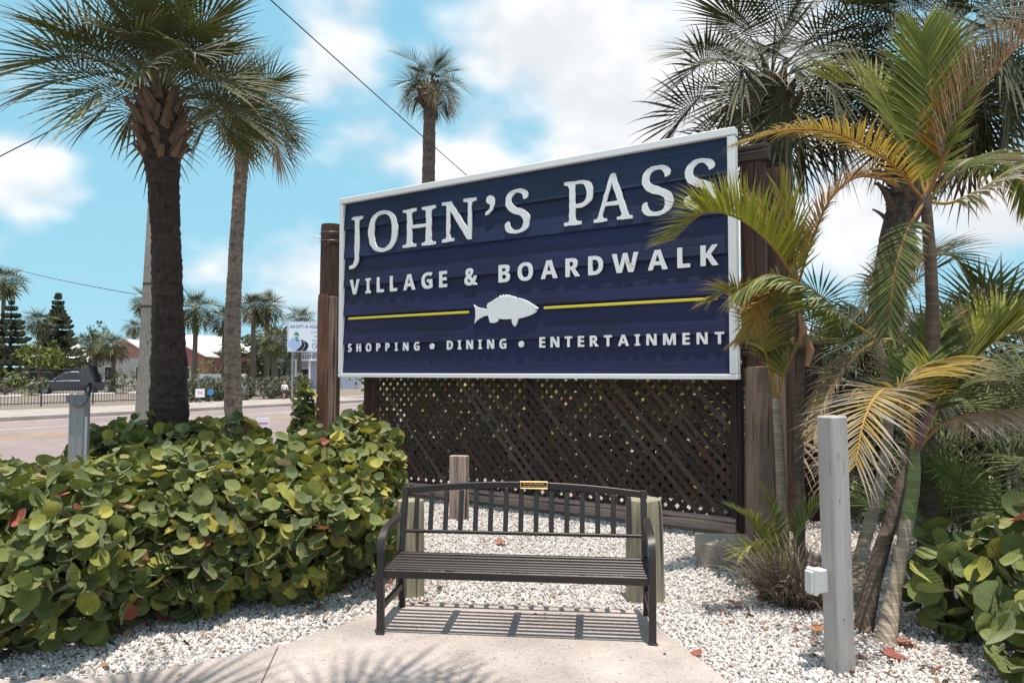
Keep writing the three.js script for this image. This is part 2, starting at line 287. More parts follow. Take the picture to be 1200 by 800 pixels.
{ // crushed white stone
  const r = rngOf(5), g = new THREE.IcosahedronGeometry(1, 0), P = g.attributes.position, cache = new Map();
  for (let k = 0; k < P.count; k++) { const key = [P.getX(k), P.getY(k), P.getZ(k)].map((q) => q.toFixed(3)).join(); if (!cache.has(key)) cache.set(key, 0.72 + r() * 0.5); const s = cache.get(key); P.setXYZ(k, P.getX(k) * s, P.getY(k) * s, P.getZ(k) * s); }
  g.computeVertexNormals();
  const mats = [], cols = [], q = new THREE.Quaternion(), e = new THREE.Euler();
  for (let n = 0; n < 320000 && mats.length < 170000; n++) {
    const z = -3.3 - Math.pow(r(), 1.25) * 9, x = (r() - 0.42) * (6 + Math.max(0, -z - 3) * 0.7);
    if (inside(PAD, x, z) && !(r() < 0.004)) continue;
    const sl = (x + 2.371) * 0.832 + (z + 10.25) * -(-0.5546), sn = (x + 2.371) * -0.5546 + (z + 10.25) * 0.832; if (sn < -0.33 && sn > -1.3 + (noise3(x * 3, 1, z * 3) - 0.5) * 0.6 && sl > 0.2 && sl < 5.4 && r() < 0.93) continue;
    const on = inside(PAD, x, z), s = (0.0058 + Math.pow(r(), 2) * 0.0085) * (on ? 0.5 : 1);
    e.set(r() * 6.3, r() * 6.3, r() * 6.3);
    mats.push(new THREE.Matrix4().compose(V3(x, (on ? 0.018 : -0.008) + s * 0.4 + (on ? 0 : r() * 0.008), z), q.setFromEuler(e), V3(s * (0.8 + r() * 0.9), s * 0.75, s)));
    const k = 0.36 + Math.pow(r(), 0.7) * 0.38, w = r(); cols.push(w > 0.97 ? rgb(k * 0.6, k * 0.42, k * 0.32) : rgb(k, k * (0.945 - w * 0.03), k * (0.91 - w * 0.05)));
  }
  instanced('gravel', g, std([1, 1, 1], 0.85, { flatShading: true }), mats, cols, scene);
}
// the road runs along U; W points across it, away from the camera
const U = V3(0.504, 0, -0.864), Wd = V3(-0.864, 0, -0.504);
const RW = (u, v) => { const p = V3().addScaledVector(U, u).addScaledVector(Wd, v); return [p.x, p.z]; };
const FAR = ground(0, 493).dot(Wd);
const strip = (name, v0, v1, y, mat, u0 = -300, u1 = 300) => sheet(name, [RW(u0, v0), RW(u1, v0), RW(u1, v1), RW(u0, v1)], y, mat);
{
  const v = (px, py) => { const g = ground(px, py); return g.dot(Wd); };
  const vy = v(0, 513), vl = v(0, 503), far = FAR;
  const asphalt = std([0.30, 0.235, 0.23], 0.92, { map: roadMap, bumpMap: speckBump, bumpScale: 0.004 }), paint = std([0.72, 0.70, 0.68], 0.7, { map: speckMap }), paintY = std([0.72, 0.42, 0.05], 0.7, { map: speckMap });
  strip('road', vy - 8, far, -0.022, asphalt);
  strip('lane_marking', vy - 0.19, vy - 0.07, -0.018, paintY); strip('lane_marking', vy + 0.07, vy + 0.19, -0.018, paintY);
  strip('lane_marking', vl - 0.08, vl + 0.08, -0.018, paint); strip('lane_marking', far - 0.75, far - 0.62, -0.018, paint);
  // kerb and pavement on the far side, as real steps
  const run = (name, v0, v1, h, mat) => { const g = bx(400, h, v1 - v0, 0.015, 0, h / 2 - 0.03, 0, 0).applyMatrix4(new THREE.Matrix4().makeBasis(U, V3(0, 1, 0), V3().copy(Wd).negate()).setPosition(V3().addScaledVector(Wd, (v0 + v1) / 2))); const o = part(name, g, mat, scene); tag(o, null, null, null, 'structure'); return o; };
  run('kerb', far, far + 0.18, 0.15, M.concrete);
  run('sidewalk', far + 0.183, far + 5.0, 0.14, conc([0.46, 0.40, 0.37]));
  sheet('parking_lot', [RW(-120, far + 5.0), RW(14, far + 5.0), RW(14, far + 60), RW(-120, far + 60)], -0.02, std([0.58, 0.485, 0.47], 0.92, { map: roadMap, bumpMap: speckBump, bumpScale: 0.004 }));
}

// ---------------------------------------------------------------- the sign
const SIGN_O = V3(-2.371, 1.58, -10.25), SIGN_T = -33.686 * Math.PI / 180, SW = 5.5, SH = 2.47;
const sgn = thing('village_sign', V3(SIGN_O.x, 0, SIGN_O.z), SIGN_T);
tag(sgn, 'large navy plank sign in a white frame with raised white letters and a white fish', 'sign');
const SY = SIGN_O.y;
{
  const r = rngOf(17), n = 6, h = (SH - 0.10) / n;
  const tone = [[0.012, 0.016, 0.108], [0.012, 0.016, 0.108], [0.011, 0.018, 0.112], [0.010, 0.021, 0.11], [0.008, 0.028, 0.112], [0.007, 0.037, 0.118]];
  for (let k = 0; k < n; k++) {                      // lapped planks, each one's lower edge proud of the one below
    const y0 = SY + 0.05 + k * h, s = new THREE.Shape([new THREE.Vector2(-0.05, 0), new THREE.Vector2(0.024, 0), new THREE.Vector2(0.03, 0.006), new THREE.Vector2(-0.004, h + 0.01), new THREE.Vector2(-0.05, h + 0.01)]);
    const g = new THREE.ExtrudeGeometry(s, { depth: SW - 0.12, bevelEnabled: false }).rotateY(-Math.PI / 2);
    const P = g.attributes.position, uv = [];
    for (let i = 0; i < P.count; i++) uv.push(P.getX(i) + k * 0.7, P.getY(i) + k * 0.43);
    g.setAttribute('uv', new THREE.Float32BufferAttribute(uv, 2));
    g.computeBoundingBox(); const b = g.boundingBox;
    g.translate(0.06 - b.min.x, y0, -b.max.z + 0.024);
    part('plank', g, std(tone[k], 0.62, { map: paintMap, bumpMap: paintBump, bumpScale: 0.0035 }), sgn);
  }
  const fr = (g) => part('frame', g, M.white, sgn);
  fr(bx(SW, 0.075, 0.1, 0.006, SW / 2, SY + SH - 0.0375, 0)); fr(bx(SW, 0.052, 0.1, 0.006, SW / 2, SY + 0.026, 0));
  fr(bx(0.066, SH - 0.141, 0.098, 0.006, 0.0375, SY + 0.06 + (SH - 0.149) / 2, 0)); fr(bx(0.078, SH - 0.141, 0.098, 0.006, SW - 0.0425, SY + 0.06 + (SH - 0.149) / 2, 0));
  part('back_panel', bx(SW - 0.1, SH - 0.1, 0.03, 0, SW / 2, SY + SH / 2, -0.09), M.dark, sgn);
  const zf = 0.012;                                    // face the letters stand on
  const fontS = await new FontLoader().loadAsync('fonts/droid/droid_serif_regular.typeface.json'), fontB = await new FontLoader().loadAsync('fonts/droid/droid_sans_bold.typeface.json');
  function ring(pts, off, rough, seed) {               // resampled, pushed outwards, roughened outline
    if (pts[0].distanceTo(pts[pts.length - 1]) < 1e-6) pts = pts.slice(0, -1);
    const out = [], step = 0.05;
    for (let i = 0; i < pts.length; i++) { const a = pts[i], b = pts[(i + 1) % pts.length], m = Math.max(1, Math.round(a.distanceTo(b) / step)); for (let k = 0; k < m; k++) out.push(a.clone().lerp(b, k / m)); }
    const area = THREE.ShapeUtils.area(out) > 0 ? 1 : -1;
    return out.map((p, i) => {
      const a = out[(i + out.length - 1) % out.length], b = out[(i + 1) % out.length], T = b.clone().sub(a).normalize(), N = new THREE.Vector2(T.y, -T.x).multiplyScalar(area);
      const w = off + rough * (noise3(p.x * 9 + seed, p.y * 9, 1.5) - 0.5) * 2 + rough * (noise3(p.x * 24 + seed, p.y * 24, 4.5) - 0.5);
      return p.clone().addScaledVector(N, w);
    });
  }
  function letter(ch, font, x0, x1, y0, y1, off, rough, depth, full) {
    const shapes = font.generateShapes(ch, 1).map((s) => {
      const o = s.extractPoints(6), q = new THREE.Shape(ring(o.shape, off, rough, x0 * 13));
      for (const hole of o.holes) { const a = ring(hole, -off, rough, x0 * 13 + 5); q.holes.push(new THREE.Path(a)); }
      return q;
    });
    const g = new THREE.ExtrudeGeometry(shapes, { depth, bevelEnabled: true, bevelThickness: 0.002, bevelSize: 0.003, bevelOffset: -0.003, bevelSegments: 2, curveSegments: 6 });
    g.computeBoundingBox(); const b = g.boundingBox;
    g.translate(-b.min.x, -b.min.y, 0).scale((x1 - x0) / (b.max.x - b.min.x), (y1 - y0) / (b.max.y - b.min.y), 1).translate(x0, SY + y0, zf);
    g.computeVertexNormals();
    part('letter', g, M.letter, sgn);
  }
  // JOHN'S PASS: rough slab serif letters
  for (const [ch, x0, x1, y0, y1] of [['J', 0.185, 0.435, 1.475, 2.19], ['O', 0.535, 1.075, 1.66, 2.215], ['H', 1.16, 1.712, 1.672, 2.18], ['N', 1.81, 2.35, 1.68, 2.195], ['\u2019', 2.483, 2.622, 1.95, 2.185], ['S', 2.766, 3.115, 1.685, 2.21], ['P', 3.568, 3.935, 1.697, 2.195], ['A', 3.94, 4.40, 1.694, 2.21], ['S', 4.506, 4.858, 1.69, 2.215], ['S', 4.968, 5.315, 1.698, 2.215]])
    letter(ch, fontS, x0, x1, y0, y1, 0.009, 0.014, 0.017);
  // second and last rows: spaced bold capitals
  function row(text, x0, x1, y0, y1, wide) {
    const caps = [...text].map((c) => { if (c === ' ') return [c, 0]; const g = new THREE.ShapeGeometry(fontB.generateShapes(c, 1)); g.computeBoundingBox(); return [c, (g.boundingBox.max.x - g.boundingBox.min.x)]; });
    const em = (y1 - y0) / 0.985, widths = caps.map(([c, w]) => w * em * wide), total = widths.reduce((a, b) => a + b, 0), gap = (x1 - x0 - total) / (caps.length - 1);
    let x = x0; caps.forEach(([c], i) => { letter(c, fontB, x, x + widths[i], y0 - ('OGS&'.includes(c) ? 0.003 : 0), y1 + ('OGS&'.includes(c) ? 0.003 : 0), 0.012, 0.002, 0.012); x += widths[i] + gap; });
  }
  row('VILLAGE', 0.194, 1.892, 1.125, 1.329, 1.05); row('&', 2.165, 2.372, 1.125, 1.329, 1); row('BOARDWALK', 2.672, 5.31, 1.127, 1.335, 1.12);
  row('SHOPPING', 0.17, 1.446, 0.345, 0.452, 1.0); row('DINING', 1.895, 2.784, 0.347, 0.458, 1.06); row('ENTERTAINMENT', 3.239, 5.363, 0.348, 0.467, 1.12);
  const dot = (x) => part('dot', new THREE.CylinderGeometry(0.036, 0.036, 0.02, 20).rotateX(Math.PI / 2).translate(x, SY + 0.393, zf + 0.01), M.letter, sgn);
  dot(1.66); dot(2.995);
  for (const [a, b] of [[0.17, 2.235], [3.30, 5.30]]) part('stripe', bx(b - a, 0.028, 0.018, 0.004, (a + b) / 2, SY + 0.797, zf + 0.008), M.yellow, sgn);
  // the fish: outline of a grouper swimming to the right
  const fish = new THREE.Shape();
  const F = (x, y) => [2.316 + x * 0.914, SY + y];
  fish.moveTo(...F(0.0, 0.885)); fish.bezierCurveTo(...F(0.06, 0.83), ...F(0.16, 0.84), ...F(0.225, 0.82)); fish.bezierCurveTo(...F(0.19, 0.86), ...F(0.22, 0.895), ...F(0.26, 0.90)); fish.bezierCurveTo(...F(0.30, 0.905), ...F(0.34, 0.945), ...F(0.40, 0.955));
  for (let k = 0; k < 6; k++) { const x = 0.40 + k * 0.045; fish.lineTo(...F(x + 0.02, 0.975 + Math.sin(k) * 0.008 - Math.max(0, k - 3) * 0.008)); fish.lineTo(...F(x + 0.045, 0.957 - Math.max(0, k - 3) * 0.012)); }
  fish.bezierCurveTo(...F(0.78, 0.93), ...F(0.92, 0.85), ...F(1.0, 0.80)); fish.lineTo(...F(0.985, 0.785)); fish.lineTo(...F(0.93, 0.778)); fish.lineTo(...F(0.985, 0.772)); fish.bezierCurveTo(...F(0.95, 0.735), ...F(0.82, 0.70), ...F(0.70, 0.69));
  fish.bezierCurveTo(...F(0.69, 0.65), ...F(0.67, 0.61), ...F(0.645, 0.60)); fish.bezierCurveTo(...F(0.61, 0.62), ...F(0.60, 0.66), ...F(0.60, 0.69)); fish.bezierCurveTo(...F(0.52, 0.685), ...F(0.46, 0.69), ...F(0.40, 0.70));
  fish.bezierCurveTo(...F(0.39, 0.66), ...F(0.33, 0.64), ...F(0.26, 0.66)); fish.bezierCurveTo(...F(0.24, 0.69), ...F(0.25, 0.72), ...F(0.22, 0.745)); fish.bezierCurveTo(...F(0.15, 0.74), ...F(0.06, 0.71), ...F(0.005, 0.655)); fish.bezierCurveTo(...F(0.035, 0.74), ...F(0.035, 0.81), ...F(0.0, 0.885));
  part('fish', new THREE.ExtrudeGeometry(fish, { depth: 0.02, bevelEnabled: true, bevelThickness: 0.003, bevelSize: 0.003, bevelOffset: -0.003, bevelSegments: 1, curveSegments: 8 }).translate(0, 0, zf), M.letter, sgn);
  // timbers on the back, their ends showing past the frame
  part('beam', bx(SW + 0.42, 0.16, 0.12, 0.006, SW / 2 + 0.06, SY + SH - 0.24, -0.17), M.dark, sgn); part('beam', bx(SW + 0.1, 0.16, 0.12, 0.006, SW / 2, SY + 0.3, -0.17), M.dark, sgn);
}
const onSign = (x, y, z) => V3(x, y, z).applyMatrix4(new THREE.Matrix4().makeRotationY(SIGN_T).setPosition(SIGN_O.x, 0, SIGN_O.z));

// ---------------------------------------------------------------- lattice screen under the sign
{
  const L = thing('lattice_screen', onSign(0, 0, -0.32), SIGN_T);
  tag(L, 'weathered brown diagonal lattice screen closing the space below the navy sign', 'lattice fence');
  const x0 = 0.38, x1 = 5.32, y0 = 0.12, y1 = 1.60, r = rngOf(23), pitch = 0.128, hgt = y1 - y0, ang = 0.92;
  const fam = (slope, z, w, off, mat) => {                      // slats at about 45 degrees, cut to the panel
    for (let c = x0 - hgt * ang; c < x1 + hgt * ang; c += pitch) {
      const cc = c + off + (r() - 0.5) * 0.007; let a = V3(cc, y0, z), b = V3(cc + slope * hgt * ang, y1, z);
      const cut = (p, q, X) => { const t = (X - p.x) / (q.x - p.x); return V3(X, p.y + (q.y - p.y) * t, z); };
      if (Math.max(a.x, b.x) < x0 + 0.05 || Math.min(a.x, b.x) > x1 - 0.05) continue;
      if (a.x < x0) a = cut(a, b, x0); if (b.x < x0) b = cut(a, b, x0); if (a.x > x1) a = cut(a, b, x1); if (b.x > x1) b = cut(a, b, x1);
      if (a.distanceTo(b) < 0.1) continue;
      const g = bar(a, b, 0.009, w * (0.94 + r() * 0.12), 0.0015, V3(0, 0, 1).cross(V3().subVectors(b, a).normalize()), r() * 9);
      part('slat', g, r() < 0.22 ? M.slatGrey : r() < 0.25 ? M.darkRed : M.slat, L);
    }
  };
  fam(-1, 0.0, 0.056, 0, M.slat); fam(1, -0.0115, 0.056, 0.03, M.slat);
  part('rail', bx(4.98, 0.11, 0.05, 0.004, 2.85, y1 + 0.055, 0), M.dark, L); part('board', bx(5.1, 0.15, 0.045, 0.006, 2.82, 0.115, 0.035), M.board, L); part('board', bx(5.0, 0.1, 0.045, 0.006, 2.82, 0.02, 0.02), M.grey, L);
  part('post', bx(0.11, 1.75, 0.11, 0.006, 5.375, 0.85, 0.0), M.dark, L); part('post', bx(0.2, 1.8, 0.12, 0.006, 0.24, 0.85, -0.05), M.darkRed, L); part('post', bx(0.09, 1.7, 0.09, 0.006, 2.85, 0.83, -0.085), M.dark, L);
}
// logs and posts that carry the sign
function log(name, p, r0, r1, h, seed, mat, label, cat = 'post', group) { const g = logGeo(r0, r1, h, seed); const o = part(name, g, mat, scene); o.position.copy(p); tag(o, label, cat, group); return o; }
{
  const p = at(384, 440, 10.5); p.y = 0; const t = thing('sign_post', p); tag(t, 'round timber post at the left edge of the navy sign, dark above and orange below', 'post');
  t.rotation.z = -0.006;
  part('upper_log', logGeo(0.158, 0.150, 1.0, 3.3, 22, 14, 0.04).translate(0.012, 2.74, 0), M.darkRed, t); 
  const lower = logGeo(0.165, 0.162, 2.74, 1.2, 22, 26, 0.03); part('lower_log', lower, M.orange, t);
  part('grey_face', bx(0.115, 2.7, 0.07, 0.01, 0.085, 1.36, 0.125), M.grey, t);
  for (const [y, k] of [[3.62, 0], [3.5, 1]]) part('wire_band', new THREE.TorusGeometry(0.163, 0.004, 6, 30).rotateX(Math.PI / 2).translate(0.012, y, 0), M.steel, t);
  part('bolt', new THREE.CylinderGeometry(0.008, 0.008, 0.1, 8).rotateZ(1.3).translate(-0.18, 3.56, 0.03), M.steel, t);
}
{
  const p = onSign(SW + 0.10, 0, -0.2), t = thing('sign_post', p, SIGN_T); tag(t, 'square weathered post against the right edge of the navy sign', 'post');
  part('upper_post', bx(0.23, 2.2, 0.14, 0.012, 0.0, 2.79, 0), M.darkRed, t); part('lower_post', logGeo(0.2, 0.185, 1.73, 7.1, 24, 20, 0.05).translate(0.09, -0.03, 0.02), M.grey, t);
}
{ const p = at(914, 500, 7.9); p.y = 0; log('sign_post', p, 0.17, 0.155, 3.82, 5.7, M.darkRed, 'thick round log with a domed top standing behind the square right post'); }
{ const p = at(950, 500, 8.4); p.y = 0; log('sign_post', p, 0.14, 0.13, 2.0, 8.7, M.dark, 'dark log standing behind the ringed palm stems, right of the domed log'); }
{ // low posts round the bench
  const a = ground(480, 697); log('bollard', V3(a.x, -0.02, a.z), 0.105, 0.1, 0.72, 2.2, M.green, 'short greenish round wooden bollard behind the left end of the bench', 'bollard', null);
  const b = ground(757, 702), o = log('bollard', V3(b.x, -0.02, b.z), 0.142, 0.13, 0.745, 4.4, M.green, 'thick mossy round wooden bollard behind the right end of the bench', 'bollard', null); o.rotation.z = 0.02;
  const c = ground(538, 608), k = part('stake', bx(0.205, 0.72, 0.1, 0.006, 0, 0.35, 0, 1, 3), M.board, scene); k.position.set(c.x, 0, c.z); k.rotation.y = -0.2; tag(k, 'square reddish wooden stake between the bench back and the lattice', 'stake');
  const d = ground(860, 668), bl = part('concrete_block', bx(0.46, 0.21, 0.42, 0.012, 0, 0.1, 0), M.block, scene); bl.position.set(d.x, 0, d.z - 0.26); bl.rotation.y = -0.12; tag(bl, 'worn concrete block on the white gravel at the foot of the right sign posts', 'block');
}

// ---------------------------------------------------------------- the bench
{
  const A = V3(-0.849, 0, -4.717), B = V3(0.872, 0, -4.53), mid = A.clone().add(B).multiplyScalar(0.5), turn = Math.atan2(-(B.z - A.z), B.x - A.x);
  const t = thing('park_bench', V3(mid.x, 0.018, mid.z), turn); tag(t, 'dark brown slatted metal bench with curved arms and a small gold plaque', 'bench');
  const HW = 0.84, D = 0.52, SHt = 0.405;
  for (const s of [-1, 1]) {
    const x = s * HW;
    // one bent flat bar: front leg, curved arm
    const prof = [[0, 0], [0, 0.2], [0.0, 0.42], [0.0, 0.52], [-0.018, 0.575], [-0.055, 0.612], [-0.11, 0.628], [-0.2, 0.634], [-0.32, 0.64], [-0.46, 0.65]];
    const path = new THREE.CatmullRomCurve3(prof.map(([z, y]) => V3(x, y, z)), false, 'catmullrom', 0.2), pts = path.getSpacedPoints(34), m = new MB(), rows = [];
    pts.forEach((p, k) => { const T = path.getTangentAt(k / 34), N = V3(0, T.z, -T.y).normalize(); const q = [[-1, -1], [1, -1], [1, 1], [-1, 1]].map(([a, b]) => V3(p.x + a * 0.022, p.y + N.y * b * 0.017, p.z + N.z * b * 0.017)); const row = []; for (let i = 0; i < 4; i++) row.push(m.v(q[i]), m.v(q[(i + 1) % 4])); rows.push(row); if (k) for (let i = 0; i < 4; i++) m.quad(rows[k - 1][i * 2], rows[k - 1][i * 2 + 1], row[i * 2 + 1], row[i * 2]); });
    m.quad(rows[0][0], rows[0][2], rows[0][4], rows[0][6]); m.quad(rows[34][0], rows[34][2], rows[34][4], rows[34][6]);
    part('armrest', m.geo(), M.metal, t);
    part('leg', bar(V3(x, 0, -D - 0.02), V3(x, SHt, -D + 0.05), 0.04, 0.036, 0.004, V3(0, 0, 1)), M.metal, t);
    part('back_upright', bar(V3(x * 0.985, SHt, -D + 0.05), V3(x * 0.985, 0.83, -D - 0.055), 0.04, 0.03, 0.004, V3(0, 0, 1)), M.metal, t);
    part('brace', bar(V3(x, 0.16, -0.02), V3(x, 0.16, -D + 0.01), 0.028, 0.04, 0.003), M.metal, t);
    part('seat_rail', bar(V3(x * 0.985, SHt - 0.03, -0.0), V3(x * 0.985, SHt - 0.03, -D + 0.03), 0.03, 0.045, 0.003), M.metal, t);
    part('foot', bx(0.05, 0.012, 0.042, 0.003, x, 0.005, 0), M.rubber, t); 
  }
  for (let k = 0; k < 7; k++) part('seat_slat', bx(HW * 2 - 0.03, 0.012, 0.037, 0.004, 0, SHt - 0.004 - Math.sin(k / 6 * Math.PI) * 0.006, -0.035 - k * 0.0655, 0, k), M.metal, t);
  part('apron', bx(HW * 2 - 0.03, 0.05, 0.014, 0.004, 0, SHt - 0.032, -0.002), M.metal, t);
  for (const x of [-0.42, 0, 0.42]) part('seat_support', bx(0.05, 0.022, D - 0.06, 0.003, x, SHt - 0.026, -0.235), M.metal, t);
  // the back: bottom rail, arched top rail, fifteen slats
  const zb = (y) => -D + 0.05 - (y - SHt) / (0.83 - SHt) * 0.105, top = (x) => 0.80 + 0.055 * (1 - (x / HW) ** 2);
  part('back_rail', bx(HW * 2 - 0.04, 0.022, 0.026, 0.003, 0, 0.535, zb(0.535)), M.metal, t);
  const s = new THREE.Shape(); for (let k = 0; k <= 24; k++) { const x = lerp(-HW - 0.01, HW + 0.01, k / 24); k ? s.lineTo(x, top(x) + 0.018) : s.moveTo(x, top(x) + 0.018); } for (let k = 24; k >= 0; k--) { const x = lerp(-HW - 0.01, HW + 0.01, k / 24); s.lineTo(x, top(x) - 0.022); }
  part('top_rail', new THREE.ExtrudeGeometry(s, { depth: 0.022, bevelEnabled: true, bevelThickness: 0.003, bevelSize: 0.003, bevelSegments: 1 }).translate(0, 0, zb(0.83) - 0.012), M.metal, t);
  for (let k = 0; k < 15; k++) { const x = lerp(-HW + 0.098, HW - 0.112, k / 14), y1 = top(x) - 0.03; part('back_slat', bar(V3(x, 0.54, zb(0.54)), V3(x, y1, zb(y1)), 0.034, 0.012, 0.003, V3(0, 0, 1)), M.metal, t); }
  const pl = part('plaque', bx(0.186, 0.05, 0.006, 0.002, 0.08, top(0.08), zb(0.83) + 0.016), std([0.05, 0.03, 0.02], 0.4, { metalness: 0.6 }), t);
  for (const g of [bx(0.19, 0.007, 0.007, 0.001, 0.08, top(0.08) + 0.0225, zb(0.83) + 0.017), bx(0.19, 0.007, 0.007, 0.001, 0.08, top(0.08) - 0.0225, zb(0.83) + 0.017), bx(0.007, 0.037, 0.007, 0.001, -0.0115, top(0.08), zb(0.83) + 0.017), bx(0.007, 0.037, 0.007, 0.001, 0.1715, top(0.08), zb(0.83) + 0.017)]) part('plaque_rim', g, M.brass, pl);
  const r = rngOf(3); for (const dy of [0.009, -0.008]) { const words = []; let x = 0.005; while (x < 0.155) { const w = 0.008 + r() * 0.02; words.push(bx(w, 0.007, 0.002, 0, x + w / 2, top(0.08) + dy, zb(0.83) + 0.0195)); x += w + 0.005; } part('engraving', merge(words), M.brass, pl); }
}
// ---------------------------------------------------------------- grey pole with its socket box
{
  const p = ground(985, 785), t = thing('grey_post', V3(p.x, 0, p.z)); tag(t, 'peeling grey painted square post standing in the gravel among the palms', 'post');
  t.rotation.set(0.0, 0.35, 0.02);
  part('shaft', bx(0.118, 1.42, 0.118, 0.008, 0, 0.70, 0), M.greyPaint, t);
  const b = thing('socket_box', V3(p.x - 0.105, 0.43, p.z + 0.0), 0.35); tag(b, 'small white weatherproof socket box fixed to the left side of the grey post', 'electric box');
  const wm = std([0.55, 0.54, 0.54], 0.5);
  part('box', bx(0.085, 0.13, 0.07, 0.008, 0, 0.065, 0), wm, b); part('cover', bx(0.03, 0.15, 0.085, 0.01, -0.052, 0.065, 0), wm, b); part('lid', bx(0.02, 0.12, 0.06, 0.006, -0.074, 0.065, 0), wm, b);
  for (const y of [1.2, 0.95, 0.3]) part('screw', new THREE.CylinderGeometry(0.006, 0.006, 0.004, 10).rotateX(Math.PI / 2).translate(-0.02, y, 0.061), M.steel, t);
}
// ---------------------------------------------------------------- palms
const mix3 = (a, b, t) => [lerp(a[0], b[0], t), lerp(a[1], b[1], t), lerp(a[2], b[2], t)];
const scale3 = (a, k) => [a[0] * k, a[1] * k, a[2] * k];
const HUE = { sabal: [0.058, 0.075, 0.018], sabalOld: [0.13, 0.12, 0.024], dry: [0.36, 0.27, 0.17], petiole: [0.15, 0.15, 0.05], green: [0.135, 0.18, 0.014], lime: [0.31, 0.31, 0.02], gold: [0.42, 0.27, 0.025], orange: [0.38, 0.17, 0.03], darkgreen: [0.075, 0.09, 0.014], silver: [0.42, 0.36, 0.30] };
// fan leaf of a cabbage palm, starting at the origin and heading along +x; elev is the angle of its stalk
function fanFrond(r, { elev, Lp, R, n = 46, hue = HUE.sabal, tip = HUE.dry, droop = 1, spread = 2.2, steps = 6, width = 0.026, fold = 0.45, stalkBend = 0.55 }) {
  const m = new MB(), stalk = [], yaw = (r() - 0.5) * 0.3; let p = V3(), a = elev;
  for (let k = 0; k <= 6; k++) { stalk.push(p.clone()); a = elev - stalkBend * (k / 6) ** 2 * Math.max(0.2, Math.cos(elev)); p.addScaledVector(V3(Math.cos(a) * Math.cos(yaw * k / 6), Math.sin(a), Math.cos(a) * Math.sin(yaw * k / 6)), Lp / 6); }
  m.col = mix3(HUE.petiole, hue, 0.4); m.tube(stalk, stalk.map((_, k) => lerp(0.019, 0.009, k / 6)), 5, false);
  const hub = stalk[6], side = V3(-Math.sin(yaw), 0, Math.cos(yaw)).normalize(), roll = (r() - 0.5) * 0.7;
  const ribs = []; { let q = hub.clone(), b = a; for (let k = 0; k <= 6; k++) { ribs.push([q.clone(), b]); b -= 0.16 * droop; q.addScaledVector(V3(Math.cos(b) * Math.cos(yaw), Math.sin(b), Math.cos(b) * Math.sin(yaw)), R * 0.075); } }
  for (let i = 0; i < n; i++) {
    const s = i / (n - 1) * 2 - 1, phi = s * spread + (r() - 0.5) * 0.05, f = Math.pow(1 - Math.abs(s), 0.9) * 5.99, [q0, b0] = ribs[Math.floor(f)], [q1] = ribs[Math.min(6, Math.floor(f) + 1)];
    const o = q0.clone().lerp(q1, f % 1), D = V3(Math.cos(b0) * Math.cos(yaw), Math.sin(b0), Math.cos(b0) * Math.sin(yaw)), S = side.clone().applyAxisAngle(D, roll), N = V3().crossVectors(S, D);
    if (N.y < 0) N.negate();
    const dir = V3().addScaledVector(D, Math.cos(phi)).addScaledVector(S, Math.sin(phi)).addScaledVector(N, fold * Math.abs(Math.sin(phi)) - 0.05).normalize();
    const L = R * (0.70 + 0.25 * Math.cos(phi * 0.7)) * (0.86 + r() * 0.22), limp = droop * (0.35 + r() * 0.9) * (r() < 0.12 ? 2.2 : 1);
    const shade = 0.75 + r() * 0.5, c0 = scale3(hue, shade), c1 = r() < 0.35 ? mix3(c0, tip, 0.7) : mix3(c0, tip, 0.15);
    let q = o.clone(), T = dir.clone(), prev = null; const dphi = 2 * spread / n, split = 0.30 + 0.14 * Math.cos(phi * 0.8) + (r() - 0.5) * 0.08, wm = Math.max(split * L * dphi * 1.05, width * R * 0.6);
    for (let k = 0; k <= steps; k++) {
      const t = k / steps, W = V3().crossVectors(T, N).normalize(), UU = V3().crossVectors(W, T), w = 0.5 * (t <= split ? Math.max(0.012, t * L * dphi * 1.08) : lerp(wm, 0.0025, Math.pow((t - split) / (1 - split), 0.75)));
      const c = mix3(c0, c1, smooth(0.45, 1, t));
      const row = [m.v(q.clone().addScaledVector(W, w).addScaledVector(UU, -w * 0.45), 0, t, c), m.v(q, 0.5, t, c), m.v(q.clone().addScaledVector(W, -w).addScaledVector(UU, -w * 0.45), 1, t, c)];
      if (prev) { m.quad(prev[0], prev[1], row[1], row[0]); m.quad(prev[1], prev[2], row[2], row[1]); }
      prev = row; T.y -= limp * 0.34 * t * t * (6 / steps); T.normalize(); q.addScaledVector(T, L / steps);
    }
  }
  return m.geo();
}
